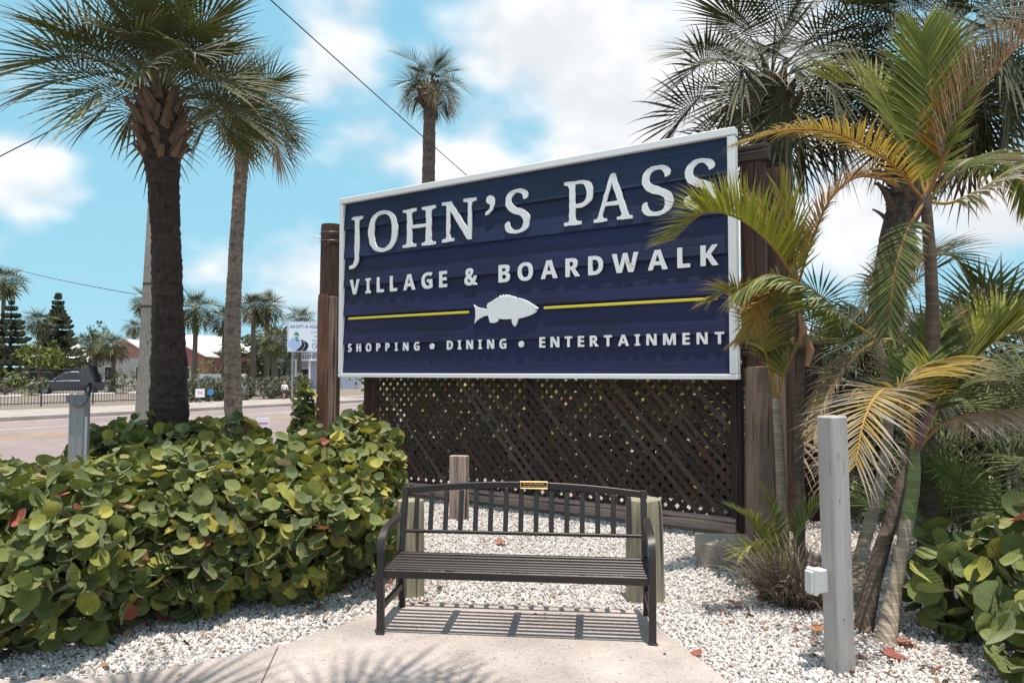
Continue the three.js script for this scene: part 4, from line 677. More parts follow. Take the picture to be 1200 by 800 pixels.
// blobs: [x, z, half width, height, half depth]; leaves lie over their outsides in layers
function grapeBush(name, blobs, o, label, category) {
  const r = rngOf(o.seed), root = thing(name, V3(blobs[0][0], -0.02, blobs[0][1])); tag(root, label, category);
  const leaves = [], inv = root.position, q = new THREE.Quaternion(), eye = V3(0, EYE, 0);
  const depthIn = (p) => { let d = -1; for (const [x, z, a, h, b] of blobs) { const k = 1 - Math.hypot((p.x - x) / a, Math.max(0, p.y - h * (o.wall ?? 0.45)) / (h * (1 - (o.wall ?? 0.45))), (p.z - z) / b); d = Math.max(d, k); } return d; };
  for (const [x, z, a, h, b] of blobs) {
    const count = Math.round(o.density * (a * b * 4 + (a + b) * h * 2.4));
    for (let k = 0; k < count; k++) {
      const layer = r() < 0.62 ? 1 - r() * 0.1 : 0.9 - r() * 0.3, az = r() * 6.283, sy = Math.pow(r(), 0.8);            // sy 0 at the foot, 1 at the top
      const lump = 1 + (noise3(x + Math.cos(az) * a * 2.4, sy * h * 3, z + Math.sin(az) * b * 2.4) - 0.5) * 0.5;
      const wf = o.wall ?? 0.45, spread = sy < wf ? 1 : Math.sqrt(r()) * 0.1 + Math.sin(Math.acos(clamp((sy - wf) / (1 - wf))));
      const yy = sy * h * layer * lerp(1, lump, 0.6);
      const rad = spread * layer * lump * (sy < 0.36 ? lerp(0.74, 1, sy / 0.36) : 1);
      const p = V3(x + Math.cos(az) * a * rad, Math.max(0.06, yy + (r() < 0.05 ? r() * 0.12 : 0)), z + Math.sin(az) * b * rad);
      if (depthIn(p) > 0.34 + (layer < 0.9 ? 0.2 : 0)) continue;
      if (o.keep && !o.keep(p)) continue;
      const out = V3(Math.cos(az) / a, 0, Math.sin(az) / b).normalize(), N = V3(out.x * (1 - sy) * 0.7, 0.6 + sy * 0.35, out.z * (1 - sy) * 0.7).add(V3(r() - 0.5, (r() - 0.5) * 0.8, r() - 0.5).multiplyScalar(2.1)).normalize();
      if (N.y < -0.2) N.y *= -1;
      const ref = Math.abs(N.y) > 0.9 ? V3(1, 0, 0) : V3(0, 1, 0), A = V3().crossVectors(ref, N).normalize(), Bv = V3().crossVectors(N, A), mtx = new THREE.Matrix4().makeBasis(A, N, Bv.negate()), spin = new THREE.Matrix4().makeRotationY(r() * 6.283);
      const size = (o.size ?? 0.06) * (0.42 + Math.pow(r(), 0.8) * 0.95);
      const m4 = new THREE.Matrix4().makeTranslation(p.x - inv.x, p.y - inv.y, p.z - inv.z).multiply(mtx).multiply(spin).multiply(new THREE.Matrix4().makeScale(size, size, size));
      leaves.push({ m4, tone: toneOf((() => { const q = r() * (layer > 0.9 ? 1 : 0.9); return q > 0.975 ? q : Math.min(0.974, q + (o.yellow ? o.yellow(p) * r() * 0.4 : 0)); })()), kind: k % 3, score: (layer > 0.9 ? 1 : 0) * size / p.distanceTo(eye) * (0.6 + 0.4 * Math.abs(N.dot(V3().subVectors(eye, p).normalize()))), p });
    }
  }
  leaves.sort((a, b) => b.score - a.score);
  const single = leaves.slice(0, o.single ?? 280), rest = leaves.slice(o.single ?? 280);
  for (const l of single) { const e = part('leaf', grapeGeos[l.kind], grapeMats[l.tone], root); e.matrixAutoUpdate = true; l.m4.decompose(e.position, e.quaternion, e.scale); }
  const white = o.white ??= M.grape;
  if (rest.length) { const g = grapeGeos[0]; instanced('foliage', g, white, rest.map((l) => l.m4), rest.map((l) => rgb(...grapeTones[l.tone]).multiplyScalar(0.85 + r() * 0.3)), root); }
  // woody stems and twigs inside
  const tw = new MB();
  for (const [x, z, a, h, b] of blobs) for (let k = 0; k < (o.twigs ?? 24); k++) { const az = r() * 6.283, R = Math.sqrt(r()) * 0.35, p0 = V3(x + Math.cos(az) * a * R - inv.x, 0, z + Math.sin(az) * b * R - inv.z), f = 0.6 + r() * 0.6; tw.tube([p0, p0.clone().add(V3(Math.cos(az) * a * 0.2, h * 0.4, Math.sin(az) * b * 0.2)), V3(x + Math.cos(az) * a * f * 0.8 - inv.x, h * (0.45 + r() * 0.55), z + Math.sin(az) * b * f * 0.8 - inv.z)], [0.012, 0.009, 0.004], 5, false); }
  part('branches', tw.geo(), M.twig, root);
  return root;
}
{
  grapeBush('sea_grape_hedge', [[-2.1, -6.05, 1.0, 1.04, 1.3], [-3.0, -5.65, 1.2, 0.98, 1.65], [-4.2, -5.4, 1.3, 0.93, 1.8], [-1.6, -6.5, 0.66, 1.12, 0.95], [-1.33, -6.75, 0.38, 1.2, 0.55]], { seed: 411, density: 360, size: 0.053, wall: 0.2, single: 290, yellow: (p) => smooth(-2.6, -1.2, p.x) }, 'big round leaved sea grape hedge filling the left foreground beside the bench', 'hedge');
  grapeBush('sea_grape_bush', [[-4.35, -8.5, 0.7, 1.1, 0.55], [-3.6, -8.4, 0.5, 1.08, 0.5]], { seed: 412, density: 220, size: 0.07, single: 60, yellow: null }, 'dark sea grape bush round the foot of the thick palm, right of the floodlight post', 'bush');
  grapeBush('sea_grape_bush', [[-3.4, -9.2, 0.42, 1.06, 0.42]], { seed: 418, density: 230, size: 0.07, single: 50 }, 'small dark sea grape bush between the two left palm trunks', 'bush');
  grapeBush('sea_grape_bush', [[-2.85, -10.2, 0.16, 1.42, 0.16]], { seed: 413, density: 260, size: 0.075, single: 20, twigs: 4 }, 'thin sea grape sprig beside the left timber post of the sign', 'plant');
  grapeBush('sea_grape_bush', [[2.95, -3.9, 0.4, 0.48, 0.4], [3.2, -4.35, 0.5, 0.82, 0.45], [2.8, -4.8, 0.24, 0.6, 0.28]], { seed: 414, density: 85, size: 0.082, single: 280 }, 'sea grape bush with very large leaves in the bottom right corner', 'bush');
  grapeBush('sea_grape_bush', [[-0.6, -12.6, 1.6, 1.75, 1.0], [1.6, -11.2, 1.5, 1.85, 1.0], [3.0, -9.9, 0.9, 1.6, 0.8]], { seed: 415, density: 80, size: 0.1, single: 0 }, 'sunlit yellow green bushes seen through the lattice screen', 'bush');
}
// generic leafy shrub or tree crown: small leaf clusters through a volume
const sprayGeo = (() => { const r = rngOf(55), m = new MB(); for (let k = 0; k < 9; k++) { const a = r() * 6.283, e = (r() - 0.2) * 1.4, D = V3(Math.cos(a) * Math.cos(e), Math.sin(e), Math.sin(a) * Math.cos(e)), W = V3(-Math.sin(a), 0.3, Math.cos(a)).normalize(), p = D.clone().multiplyScalar(0.25 + r() * 0.3), L = 0.55, w = 0.16 + r() * 0.1; const i = [m.v(p), m.v(p.clone().addScaledVector(D, L * 0.5).addScaledVector(W, w)), m.v(p.clone().addScaledVector(D, L)), m.v(p.clone().addScaledVector(D, L * 0.5).addScaledVector(W, -w))]; m.quad(...i); } return m.geo(true); })();
const sprayMat = std([1, 1, 1], 0.75, { side: THREE.DoubleSide });
function leafTree(name, base, blobs, o, label, category, group) {   // blobs: [dx, y, dz, rx, ry, rz] from the base
  const r = rngOf(o.seed), t = thing(name, base); tag(t, label, category, group);
  const mats = [], cols = [], e = new THREE.Euler(), q = new THREE.Quaternion();
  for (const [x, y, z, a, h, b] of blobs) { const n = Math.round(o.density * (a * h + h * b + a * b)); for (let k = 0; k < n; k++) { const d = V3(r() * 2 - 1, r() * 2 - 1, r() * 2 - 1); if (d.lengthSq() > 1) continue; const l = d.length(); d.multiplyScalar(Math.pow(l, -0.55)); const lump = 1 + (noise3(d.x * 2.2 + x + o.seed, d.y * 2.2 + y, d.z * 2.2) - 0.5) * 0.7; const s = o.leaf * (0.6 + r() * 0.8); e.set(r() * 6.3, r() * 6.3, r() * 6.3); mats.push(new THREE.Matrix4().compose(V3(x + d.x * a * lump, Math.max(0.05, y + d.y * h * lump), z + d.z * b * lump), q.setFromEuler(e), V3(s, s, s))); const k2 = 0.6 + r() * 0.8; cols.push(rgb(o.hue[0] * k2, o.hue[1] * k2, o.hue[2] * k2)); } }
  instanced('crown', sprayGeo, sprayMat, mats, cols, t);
  const m = new MB(), tr = o.trunk ?? 0.06; const hi = blobs.reduce((a, b) => Math.max(a, b[1]), 0);
  m.tube([V3(0, 0, 0), V3(0.05, hi * 0.5, 0), V3(0, hi, 0)], [tr, tr * 0.8, tr * 0.4], 7, false); for (const [x, y, z] of blobs) m.tube([V3(0.03, hi * 0.3, 0), V3(x * 0.6, y * 0.75, z * 0.6), V3(x, y, z)], [tr * 0.6, tr * 0.45, tr * 0.2], 6, false);
  part('trunk', m.geo(), M.trunkFar, t);
  return t;
}
{
  const S = (px, py, d, blobs, o, label) => leafTree('shrub', gnd(at(px, py, d)), blobs, o, label, 'shrub');
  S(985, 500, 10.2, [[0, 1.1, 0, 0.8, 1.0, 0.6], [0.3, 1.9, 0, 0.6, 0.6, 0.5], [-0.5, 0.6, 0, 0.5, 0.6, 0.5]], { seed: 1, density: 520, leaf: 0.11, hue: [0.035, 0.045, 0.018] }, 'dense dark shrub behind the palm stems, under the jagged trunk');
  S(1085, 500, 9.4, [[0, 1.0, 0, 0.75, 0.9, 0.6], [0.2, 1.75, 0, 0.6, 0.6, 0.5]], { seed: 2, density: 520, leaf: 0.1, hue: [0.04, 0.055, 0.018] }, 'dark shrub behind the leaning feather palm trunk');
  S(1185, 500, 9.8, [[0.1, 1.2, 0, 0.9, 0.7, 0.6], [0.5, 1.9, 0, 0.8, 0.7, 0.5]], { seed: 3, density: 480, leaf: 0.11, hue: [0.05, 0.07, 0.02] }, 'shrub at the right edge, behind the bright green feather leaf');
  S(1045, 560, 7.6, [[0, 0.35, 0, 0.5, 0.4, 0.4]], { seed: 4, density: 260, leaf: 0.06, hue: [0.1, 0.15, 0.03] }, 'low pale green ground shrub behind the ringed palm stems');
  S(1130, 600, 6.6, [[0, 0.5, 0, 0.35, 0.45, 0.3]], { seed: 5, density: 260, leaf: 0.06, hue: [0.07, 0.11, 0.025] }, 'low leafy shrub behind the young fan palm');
  const pal = (px, py, d, n, H, R, tone, seed, label) => { const b = gnd(at(px, py, d)), t = thing('palmetto', b), r = rngOf(seed); tag(t, label, 'palm shrub'); const st = new MB(); st.tube([V3(0, 0, 0), V3(0.03, H * 0.5, 0), V3(0, H * 0.7, 0)], [0.1, 0.09, 0.07], 8); part('stem', st.geo(), M.bark, t);
    for (let k = 0; k < n; k++) { const f = k / n, dead = f > 0.7 && r() < 0.5; const q = part('frond', fanFrond(r, { elev: lerp(1.3, -0.3, f), Lp: H * 0.35 * (0.8 + r() * 0.5), R: R * (0.8 + r() * 0.4), n: 34, hue: dead ? scale3(HUE.dry, 0.7) : scale3(mix3(HUE.darkgreen, HUE.sabal, r()), tone), droop: lerp(0.4, 1.4, f) }), M.frond, t); q.position.y = H * (0.68 - 0.1 * f); q.rotation.y = k * 2.4 + r() * 0.5; } };
  pal(962, 500, 8.8, 16, 1.9, 0.75, 1.0, 61, 'bushy dark palmetto just right of the dark log, behind the palm stems'); pal(1012, 500, 9.4, 18, 2.5, 0.8, 0.8, 62, 'tall dark palmetto in front of the jagged palm trunk'); pal(1065, 500, 9.0, 16, 1.7, 0.8, 0.8, 63, 'dark palmetto behind the leaning trunk of the tallest feather palm'); pal(1130, 500, 8.6, 18, 2.1, 0.85, 0.9, 64, 'palmetto with dry lower leaves behind the bright green feather leaf'); pal(1195, 500, 8.2, 18, 2.2, 0.9, 1.0, 65, 'palmetto at the right edge with its top against the sky'); pal(1185, 600, 6.3, 14, 1.3, 0.65, 1.2, 67, 'palmetto with hanging pale leaves above the corner sea grape bush');
}
// ---------------------------------------------------------------- utility pole, wires, floodlight
{
  const p = gnd(at(174, 480, 12.2)), t = thing('utility_pole', p); tag(t, 'tapered grey concrete utility pole partly hidden behind the thick dark palm', 'utility pole');
  t.rotation.z = -0.028;
  part('shaft', new THREE.CylinderGeometry(0.155, 0.24, 7.2, 4, 24, false, 0.5).translate(0, 3.6, 0), std([0.42, 0.375, 0.34], 0.9, { map: speckMap, bumpMap: speckBump, bumpScale: 0.006, flatShading: true }), t);
  for (const y of [2.75, 3.12, 4.6]) { const R = lerp(0.245, 0.16, y / 7.2); part('band', new THREE.CylinderGeometry(R, R, 0.03, 4, 1, true, 0.5).translate(0, y, 0), M.blackIron, t); }
  part('junction_box', bx(0.13, 0.62, 0.12, 0.01, 0.17, 2.1, 0.14), std([0.16, 0.10, 0.075], 0.7), t);
  part('meter', new THREE.CylinderGeometry(0.07, 0.07, 0.1, 16).rotateX(Math.PI / 2).translate(0.24, 2.55, 0.17), M.steel, t);
  const m = new MB(); m.tube([V3(0.24, 1.8, 0.16), V3(0.235, 1.2, 0.19), V3(0.24, 0, 0.22)], 0.035, 8); part('conduit', m.geo(), M.greyPaint, t);
  const m2 = new MB(); m2.tube([V3(0.30, 1.8, 0.15), V3(0.36, 1.0, 0.17), V3(0.33, 0, 0.2)], 0.02, 8); part('conduit', m2.geo(), std([0.3, 0.2, 0.12], 0.7), t);
  const wire = (label, a, b, sag, rad = 0.013) => { const n = 24, pts = []; for (let k = 0; k <= n; k++) { const q = a.clone().lerp(b, k / n); q.y -= sag * 4 * (k / n) * (1 - k / n); pts.push(q); } const w = new MB(); w.tube(pts, rad, 5, true); const o = part('power_line', w.geo(), M.blackIron, scene); tag(o, label, 'power line'); };
  wire('power line running from the concrete pole down to the left picture edge', at(186, 88, 12.2), at(-260, 315, 9.0), 0.0, 0.010);
  wire('power line crossing the sky diagonally and ending behind the navy sign', at(240, -70, 13), at(660, 302, 34), 0.1, 0.014);
  wire('thin faint power line low in the sky left of the concrete pole', at(160, 345, 12.2), at(-60, 290, 30), 0.15, 0.007);
}
{
  const p = gnd(at(94, 480, 7.8)), t = thing('floodlight_post', p); tag(t, 'short grey painted post with a tilted floodlight on top, behind the hedge', 'floodlight');
  part('post', bx(0.165, 1.46, 0.12, 0.01, -0.01, 0.73, 0), M.greyPaint, t);
  part('conduit', new THREE.CylinderGeometry(0.014, 0.014, 1.2, 8).translate(0.105, 0.62, 0.075), std([0.6, 0.6, 0.62], 0.4), t);
  const mb = new THREE.CylinderGeometry(0.115, 0.115, 0.03, 24, 1, false, Math.PI / 2, Math.PI).rotateX(Math.PI / 2).rotateZ(Math.PI).translate(0.01, 1.44, 0.085); part('bracket', mb, std([0.17, 0.17, 0.18], 0.5), t);
  const m = new MB(); m.tube([V3(0.09, 1.42, 0.03), V3(0.11, 1.5, 0.02), V3(0.09, 1.58, 0)], 0.017, 8); part('arm', m.geo(), M.blackIron, t);
  const head = part('lamp_head', new THREE.CylinderGeometry(0.14, 0.095, 0.19, 4, 1, false, Math.PI / 4).scale(1.15, 1, 0.8), std([0.12, 0.11, 0.115], 0.45, { flatShading: true }), t); head.scale.setScalar(0.82); head.position.set(0.075, 1.64, 0.0); head.rotation.set(0, 0, -1.22);
  const lens = part('lens', bx(0.2, 0.012, 0.14, 0.004, 0, 0.098, 0), M.glass, head);
  part('rim', bx(0.235, 0.014, 0.165, 0.004, 0, 0.09, 0), M.blackIron, head);
}
// ---------------------------------------------------------------- fallen leaves
{ // dry brown and reddish bits under the hedge and round the palms
  const r = rngOf(99), mats = [], cols = [], e = new THREE.Euler(), q = new THREE.Quaternion();
  const spots = [[425, 678, 0.4, 200], [340, 715, 0.5, 70], [150, 765, 0.6, 60], [470, 690, 0.3, 40], [900, 715, 0.45, 110], [1040, 765, 0.5, 120], [990, 700, 0.6, 90], [820, 650, 0.5, 14], [620, 640, 1.2, 14], [760, 720, 0.8, 12], [1120, 760, 0.6, 80]];
  for (const [x, y, R, n] of spots) { const c = ground(x, y); for (let k = 0; k < n; k++) { const a = r() * 6.283, d = Math.sqrt(r()) * R, s = 0.006 + r() * r() * 0.03, px = c.x + Math.cos(a) * d, pz = c.z + Math.sin(a) * d; e.set((r() - 0.5) * 1.2, r() * 6.3, (r() - 0.5) * 1.2); mats.push(new THREE.Matrix4().compose(V3(px, inside(PAD, px, pz) ? 0.024 : 0.014 + r() * 0.01, pz), q.setFromEuler(e), V3(s, s, s * (0.4 + r() * 0.6)))); const k2 = 0.4 + r() * 0.8, w = r(); cols.push(w < 0.3 ? rgb(0.3 * k2, 0.09 * k2, 0.05 * k2) : rgb(0.26 * k2, 0.17 * k2, 0.1 * k2)); } }
  instanced('leaf_litter', grapeGeos[2], std([1, 1, 1], 0.9, { side: THREE.DoubleSide }), mats, cols, scene);
}
{
  const r = rngOf(88), leafMat = [[0.45, 0.13, 0.06], [0.52, 0.20, 0.09], [0.40, 0.09, 0.05]].map((c) => { const m = M.grape.clone(); m.color = rgb(...c); return m; });
  const L = [[587, 639, 'orange fallen leaf on the white gravel seen between the bench back and seat'], [498, 709, 'small red fallen leaf behind the left bench leg, at the gravel edge'], [815, 769, 'orange fallen leaf on the gravel at the path\'s right corner'], [893, 706, 'red fallen leaf beside the dead palm litter clump'], [862, 712, 'brown curled fallen leaf on gravel below the concrete block'], [430, 668, 'red fallen leaf under the right end of the sea grape hedge'], [418, 682, 'dark red fallen leaf under the hedge, nearest the left bench leg'], [958, 742, 'reddish fallen leaf at the foot of the grey post'], [1048, 770, 'large red fallen leaf below the low feather palm'], [1062, 758, 'red fallen leaf right of the low feather palm trunk'], [400, 693, 'curled orange fallen leaf on gravel under the hedge\'s front'], [1010, 772, 'dark red fallen leaf right of the grey post\'s foot'], [738, 668, 'brown fallen leaf left of the thick mossy bollard']];
  L.forEach(([x, y, label], k) => { const p = ground(x, y), s = 0.035 + r() * 0.02, o = part('fallen_leaf', grapeGeos[k % 3], leafMat[k % 3], scene); o.position.set(p.x, 0.022, p.z); o.rotation.set((r() - 0.5) * 0.5, r() * 6, (r() - 0.5) * 0.5); o.scale.set(s * 1.2, s * 1.4, s); tag(o, label, 'fallen leaf'); });
}
// ---------------------------------------------------------------- far side of the road: fence, hedges, signs, cars
{
  const vF = ground(0, 478).dot(Wd), u0 = ground(-40, 479).dot(U), u1 = ground(300, 466).dot(U), t = thing('picket_fence', V3()); tag(t, 'low black metal picket fence along the far pavement at left', 'fence');
  const P = (u, y) => V3().addScaledVector(U, u).addScaledVector(Wd, vF).add(V3(0, y, 0)), fm = std([0.05, 0.045, 0.05], 0.5);
  for (const y of [0.16, 0.88]) part('rail', bar(P(u0, y), P(u1, y), 0.03, 0.04, 0.002), fm, t);
  let k = 0; const n = Math.floor((u1 - u0) / 0.145); for (let i = 0; i <= n; i++) { const u = u0 + i * 0.145; if (i % 17 === 3) part('fence_post', bar(P(u, 0), P(u, 1.0), 0.06, 0.06, 0.003, V3(0, 0, 1)), fm, t); else part('picket', bar(P(u, 0.06), P(u, 0.92), 0.018, 0.018, 0, V3(0, 0, 1)), fm, t); }
}
{
  const vH = FAR + 6.2, hedge = (ua, ub, h, seed, label) => { const c = V3().addScaledVector(U, (ua + ub) / 2).addScaledVector(Wd, vH), n = Math.ceil((ub - ua) / 1.1), bl = []; for (let i = 0; i < n; i++) { const d = V3().addScaledVector(U, (ub - ua) * ((i + 0.5) / n - 0.5)); bl.push([d.x, h * 0.5, d.z, 0.8, h * 0.5, 0.7]); } return leafTree('far_hedge', gnd(c), bl, { seed, density: 420, leaf: 0.13, hue: [0.13, 0.135, 0.085], trunk: 0.03 }, label, 'hedge'); };
  const uAt = (px) => { const s = sight(px, 470), q = s.multiplyScalar(vH / s.dot(Wd)); return q.dot(U); };
  hedge(uAt(222), uAt(290), 1.45, 71, 'grey green clipped hedge across the road, left of the pale palm trunk'); hedge(uAt(309), uAt(358), 1.45, 72, 'grey green clipped hedge across the road, under the lilac house');
  const q = at(229, 442, 52), f = thing('white_fence', gnd(q)); tag(f, 'white board fence behind the far clipped hedge', 'fence'); for (let k = 0; k < 12; k++) part('fence_board', bx(0.3, 1.5, 0.03, 0.004, k * 0.31, 0.75, 0), M.white, f);
}
function canvasPanel(w, h, draw) { const c = document.createElement('canvas'); c.width = w; c.height = h; draw(c.getContext('2d'), w, h); const t = new THREE.CanvasTexture(c); t.colorSpace = THREE.SRGBColorSpace; return std([1, 1, 1], 0.5, { map: t }); }
const plane = (w, h) => new THREE.PlaneGeometry(w, h);
{
  const p = gnd(at(355, 440, 37)), t = thing('highway_sign', p, 0.12); tag(t, 'white roadside sign picturing a curving black road, left of the timber sign post', 'sign');
  const y1 = at(337, 376, 37).y, y0 = at(337, 411.5, 37).y, h = y1 - y0, w = h * 1.45, x0 = at(337, 400, 37).x - p.x;
  part('panel', bx(w, h, 0.03, 0.005, x0 + w / 2, y0 + h / 2, 0), std([0.75, 0.77, 0.82], 0.5), t);
  const face = canvasPanel(580, 400, (g, W, H) => {
    g.fillStyle = '#dfe6f2'; g.fillRect(0, 0, W, H); g.strokeStyle = '#8fa3bd'; g.lineWidth = 8; g.strokeRect(8, 8, W - 16, H - 16);
    g.fillStyle = '#3c5f95'; g.font = 'bold 62px sans-serif'; g.fillText('ADOPT-A-HIGHWAY', 24, 88, W - 48);
    g.fillStyle = '#5e6f92'; g.font = 'bold 36px sans-serif'; g.fillText('A Partnership', 300, 150, 260); g.fillText('Litter Prev', 340, 208, 210); g.fillText('Florida Dep', 320, 262, 230);
    g.fillStyle = '#a9bce6'; g.beginPath(); g.ellipse(95, 300, 80, 90, 0, 0, 7); g.fill();
    g.fillStyle = '#2f8f6a'; for (const [x, y] of [[118, 150], [100, 172], [132, 176], [120, 215], [128, 250]]) { g.beginPath(); g.ellipse(x, y, 24, 14, 0.4, 0, 7); g.fill(); }
    g.fillStyle = '#11141c'; g.beginPath(); g.moveTo(100, 392); g.bezierCurveTo(190, 330, 200, 290, 165, 235); g.bezierCurveTo(285, 270, 300, 310, 240, 392); g.fill(); g.strokeStyle = '#e8ecf4'; g.lineWidth = 6; g.setLineDash([26, 14]); g.beginPath(); g.moveTo(175, 390); g.bezierCurveTo(240, 330, 235, 290, 195, 250); g.stroke(); g.setLineDash([]);
    g.strokeStyle = '#3a6680'; g.lineWidth = 9; g.beginPath(); g.ellipse(352, 322, 30, 38, 0, 0, 7); g.stroke(); g.beginPath(); g.moveTo(340, 300); g.lineTo(372, 340); g.stroke(); g.fillStyle = '#26324a'; g.beginPath(); g.ellipse(500, 300, 15, 24, 0.6, 0, 7); g.fill(); g.fillRect(455, 320, 30, 12);
  });
  part('face', plane(w - 0.02, h - 0.02).translate(x0 + w / 2, y0 + h / 2, 0.0185), face, t);
  for (const x of [x0 + 0.25, x0 + w - 0.5]) part('leg', bx(0.09, y0 + h - 0.1, 0.07, 0.006, x, (y0 + h - 0.1) / 2, -0.06), M.steel, t);
}
{
  const pink = canvasPanel(200, 200, (g) => { g.fillStyle = '#f4eef2'; g.fillRect(0, 0, 200, 200); g.strokeStyle = '#c2577d'; g.lineWidth = 16; g.beginPath(); g.moveTo(40, 80); g.bezierCurveTo(70, 50, 110, 110, 160, 70); g.stroke(); g.beginPath(); g.moveTo(45, 115); g.bezierCurveTo(90, 90, 120, 130, 160, 105); g.stroke(); });
  const p = gnd(at(234, 463, 36.5)), t = thing('yard_sign', p, 0.5); tag(t, 'small white yard sign with pink writing in front of the far hedge', 'sign'); part('panel', bx(0.42, 0.42, 0.02, 0.002, 0, 0.62, 0), M.white, t); part('face', plane(0.4, 0.4).translate(0, 0.62, 0.013), pink, t); part('stake', bx(0.03, 0.55, 0.02, 0, 0, 0.27, -0.012), M.steel, t);
  const q = gnd(at(246.5, 461, 36.5)), b = thing('blue_round_sign', q, 0.4); tag(b, 'small round bright blue marker on a stake beside the white yard sign', 'sign'); part('disc', new THREE.CylinderGeometry(0.15, 0.15, 0.04, 20).rotateX(Math.PI / 2).translate(0, 0.66, 0), std([0.04, 0.25, 0.55], 0.4), b); part('stake', bx(0.025, 0.6, 0.02, 0, 0, 0.3, -0.025), M.steel, b);
  const bar2 = canvasPanel(240, 160, (g) => { g.fillStyle = '#f2e9f0'; g.fillRect(0, 0, 240, 160); g.fillStyle = '#c06a97'; g.fillRect(30, 74, 180, 30); g.fillStyle = '#dcb9d0'; g.fillRect(20, 112, 200, 14); });
  const s = gnd(at(307.5, 480, 19)), v = thing('yard_sign', s, 0.5); tag(v, 'white and pink yard sign on the near roadside just above the hedge', 'sign'); const yc = at(307, 494, 19).y; part('panel', bx(0.36, 0.24, 0.015, 0.002, 0, yc, 0), M.white, v); part('face', plane(0.35, 0.23).translate(0, yc, 0.0105), bar2, v); for (const x of [-0.1, 0.1]) part('stake', bx(0.012, yc, 0.012, 0, x, yc / 2, -0.015), M.steel, v);
}
function car(pos, turn, paint, label, k = 1) {     // a sport utility car, nose towards local +x
  const t = thing('parked_car', pos, turn); tag(t, label, 'car'); t.scale.setScalar(k);
  const pm = new THREE.MeshPhysicalMaterial({ color: rgb(...paint), roughness: 0.35, metalness: 0.4, clearcoat: 1, clearcoatRoughness: 0.08 });
  const prof = (pts, d, bev) => { const s = new THREE.Shape(pts.map(([x, y]) => new THREE.Vector2(x, y))); return new THREE.ExtrudeGeometry(s, { depth: d - 2 * bev, bevelEnabled: true, bevelThickness: bev, bevelSize: bev, bevelOffset: -bev, bevelSegments: 3 }).translate(0, 0, -(d - 2 * bev) / 2); };
  const arch = (cx) => { const o = []; for (let i = 0; i <= 10; i++) { const a = Math.PI - i / 10 * Math.PI; o.push([cx + Math.cos(a) * 0.40, 0.3 + Math.sin(a) * 0.42]); } return o; };
  const body = [[-2.3, 0.35], [-2.33, 0.7], [-2.28, 1.02], [-0.2, 1.06], [1.0, 1.02], [2.0, 0.92], [2.3, 0.78], [2.33, 0.4], [2.25, 0.28], ...arch(1.42).reverse(), ...arch(-1.42).reverse(), [-2.2, 0.28]];
  part('body', prof(body, 1.84, 0.09), pm, t);
  part('cabin', prof([[-2.22, 1.0], [-2.02, 1.55], [-1.8, 1.68], [-0.2, 1.7], [0.2, 1.62], [1.05, 1.0]], 1.62, 0.12), pm, t);
  for (const s of [-1, 1]) {
    const win = (pts) => { const g = prof(pts, 0.02, 0.003); return part('window', g.rotateX(-s * 0.0).translate(0, 0, s * 0.808), M.glass, t); };
    win([[-1.95, 1.1], [-1.82, 1.52], [-1.2, 1.58], [-1.2, 1.1]]); win([[-1.13, 1.1], [-1.13, 1.58], [-0.35, 1.6], [-0.35, 1.1]]); win([[-0.28, 1.1], [-0.28, 1.6], [0.08, 1.54], [0.72, 1.1]]);
    part('mirror', bx(0.12, 0.13, 0.18, 0.03, 0.75, 1.12, s * 0.98), pm, t); part('headlight', bx(0.14, 0.13, 0.34, 0.04, 2.2, 0.83, s * 0.66), std([0.8, 0.8, 0.82], 0.15), t); part('tail_light', bx(0.06, 0.3, 0.2, 0.02, -2.27, 0.92, s * 0.78), std([0.4, 0.02, 0.02], 0.3), t);
    for (const x of [-1.42, 1.42]) { const w = part('wheel', new THREE.CylinderGeometry(0.35, 0.35, 0.22, 24).rotateX(Math.PI / 2).translate(x, 0.35, s * 0.8), M.rubber, t); part('rim', new THREE.CylinderGeometry(0.22, 0.22, 0.03, 18).rotateX(Math.PI / 2).translate(x, 0.35, s * 0.905), M.steel, w); }
    part('roof_rail', bx(1.7, 0.03, 0.03, 0.008, -1.0, 1.73, s * 0.66), M.blackIron, t);
  }
  part('windscreen', bx(0.98, 0.02, 1.42, 0.005).rotateZ(-0.63).translate(0.64, 1.345, 0), M.glass, t); part('rear_window', bx(0.44, 0.02, 1.3, 0.005).rotateZ(1.22).translate(-2.15, 1.34, 0), M.glass, t);
  part('bumper', bx(0.16, 0.22, 1.7, 0.05, 2.28, 0.45, 0), M.blackIron, t); part('grille', bx(0.06, 0.2, 0.8, 0.02, 2.31, 0.72, 0), M.blackIron, t); part('number_plate', bx(0.02, 0.13, 0.32, 0.004, 2.365, 0.5, 0), M.white, t);
  return t;
}
{
  car(gnd(at(80, 450, 54)), Math.PI + 0.45, [0.035, 0.04, 0.06], 'dark blue grey sport utility car parked behind the picket fence, left of the floodlight');
  car(gnd(at(25, 450, 60)), Math.PI + 0.9, [0.012, 0.013, 0.018], 'black car parked beyond shrubs at the far left, left of the blue grey one');
  car(gnd(at(1190, 450, 13.5)), 0.3, [0.01, 0.01, 0.013], 'black car glimpsed behind the palm leaves at the right edge');
  for (let k = 0; k < 5; k++) { const u = ground(20, 466).dot(U) + k * 3.1, p = V3().addScaledVector(U, u).addScaledVector(Wd, ground(60, 464).dot(Wd)); const o = part('wheel_stop', bx(2.0, 0.14, 0.18, 0.03, 0, 0.06, 0), std([0.8, 0.79, 0.77], 0.7), scene); o.position.copy(p); o.rotation.y = Math.atan2(-U.z, U.x); tag(o, 'white concrete wheel stop in the car park behind the picket fence', 'wheel stop', 'white wheel stops in the car park'); }
}
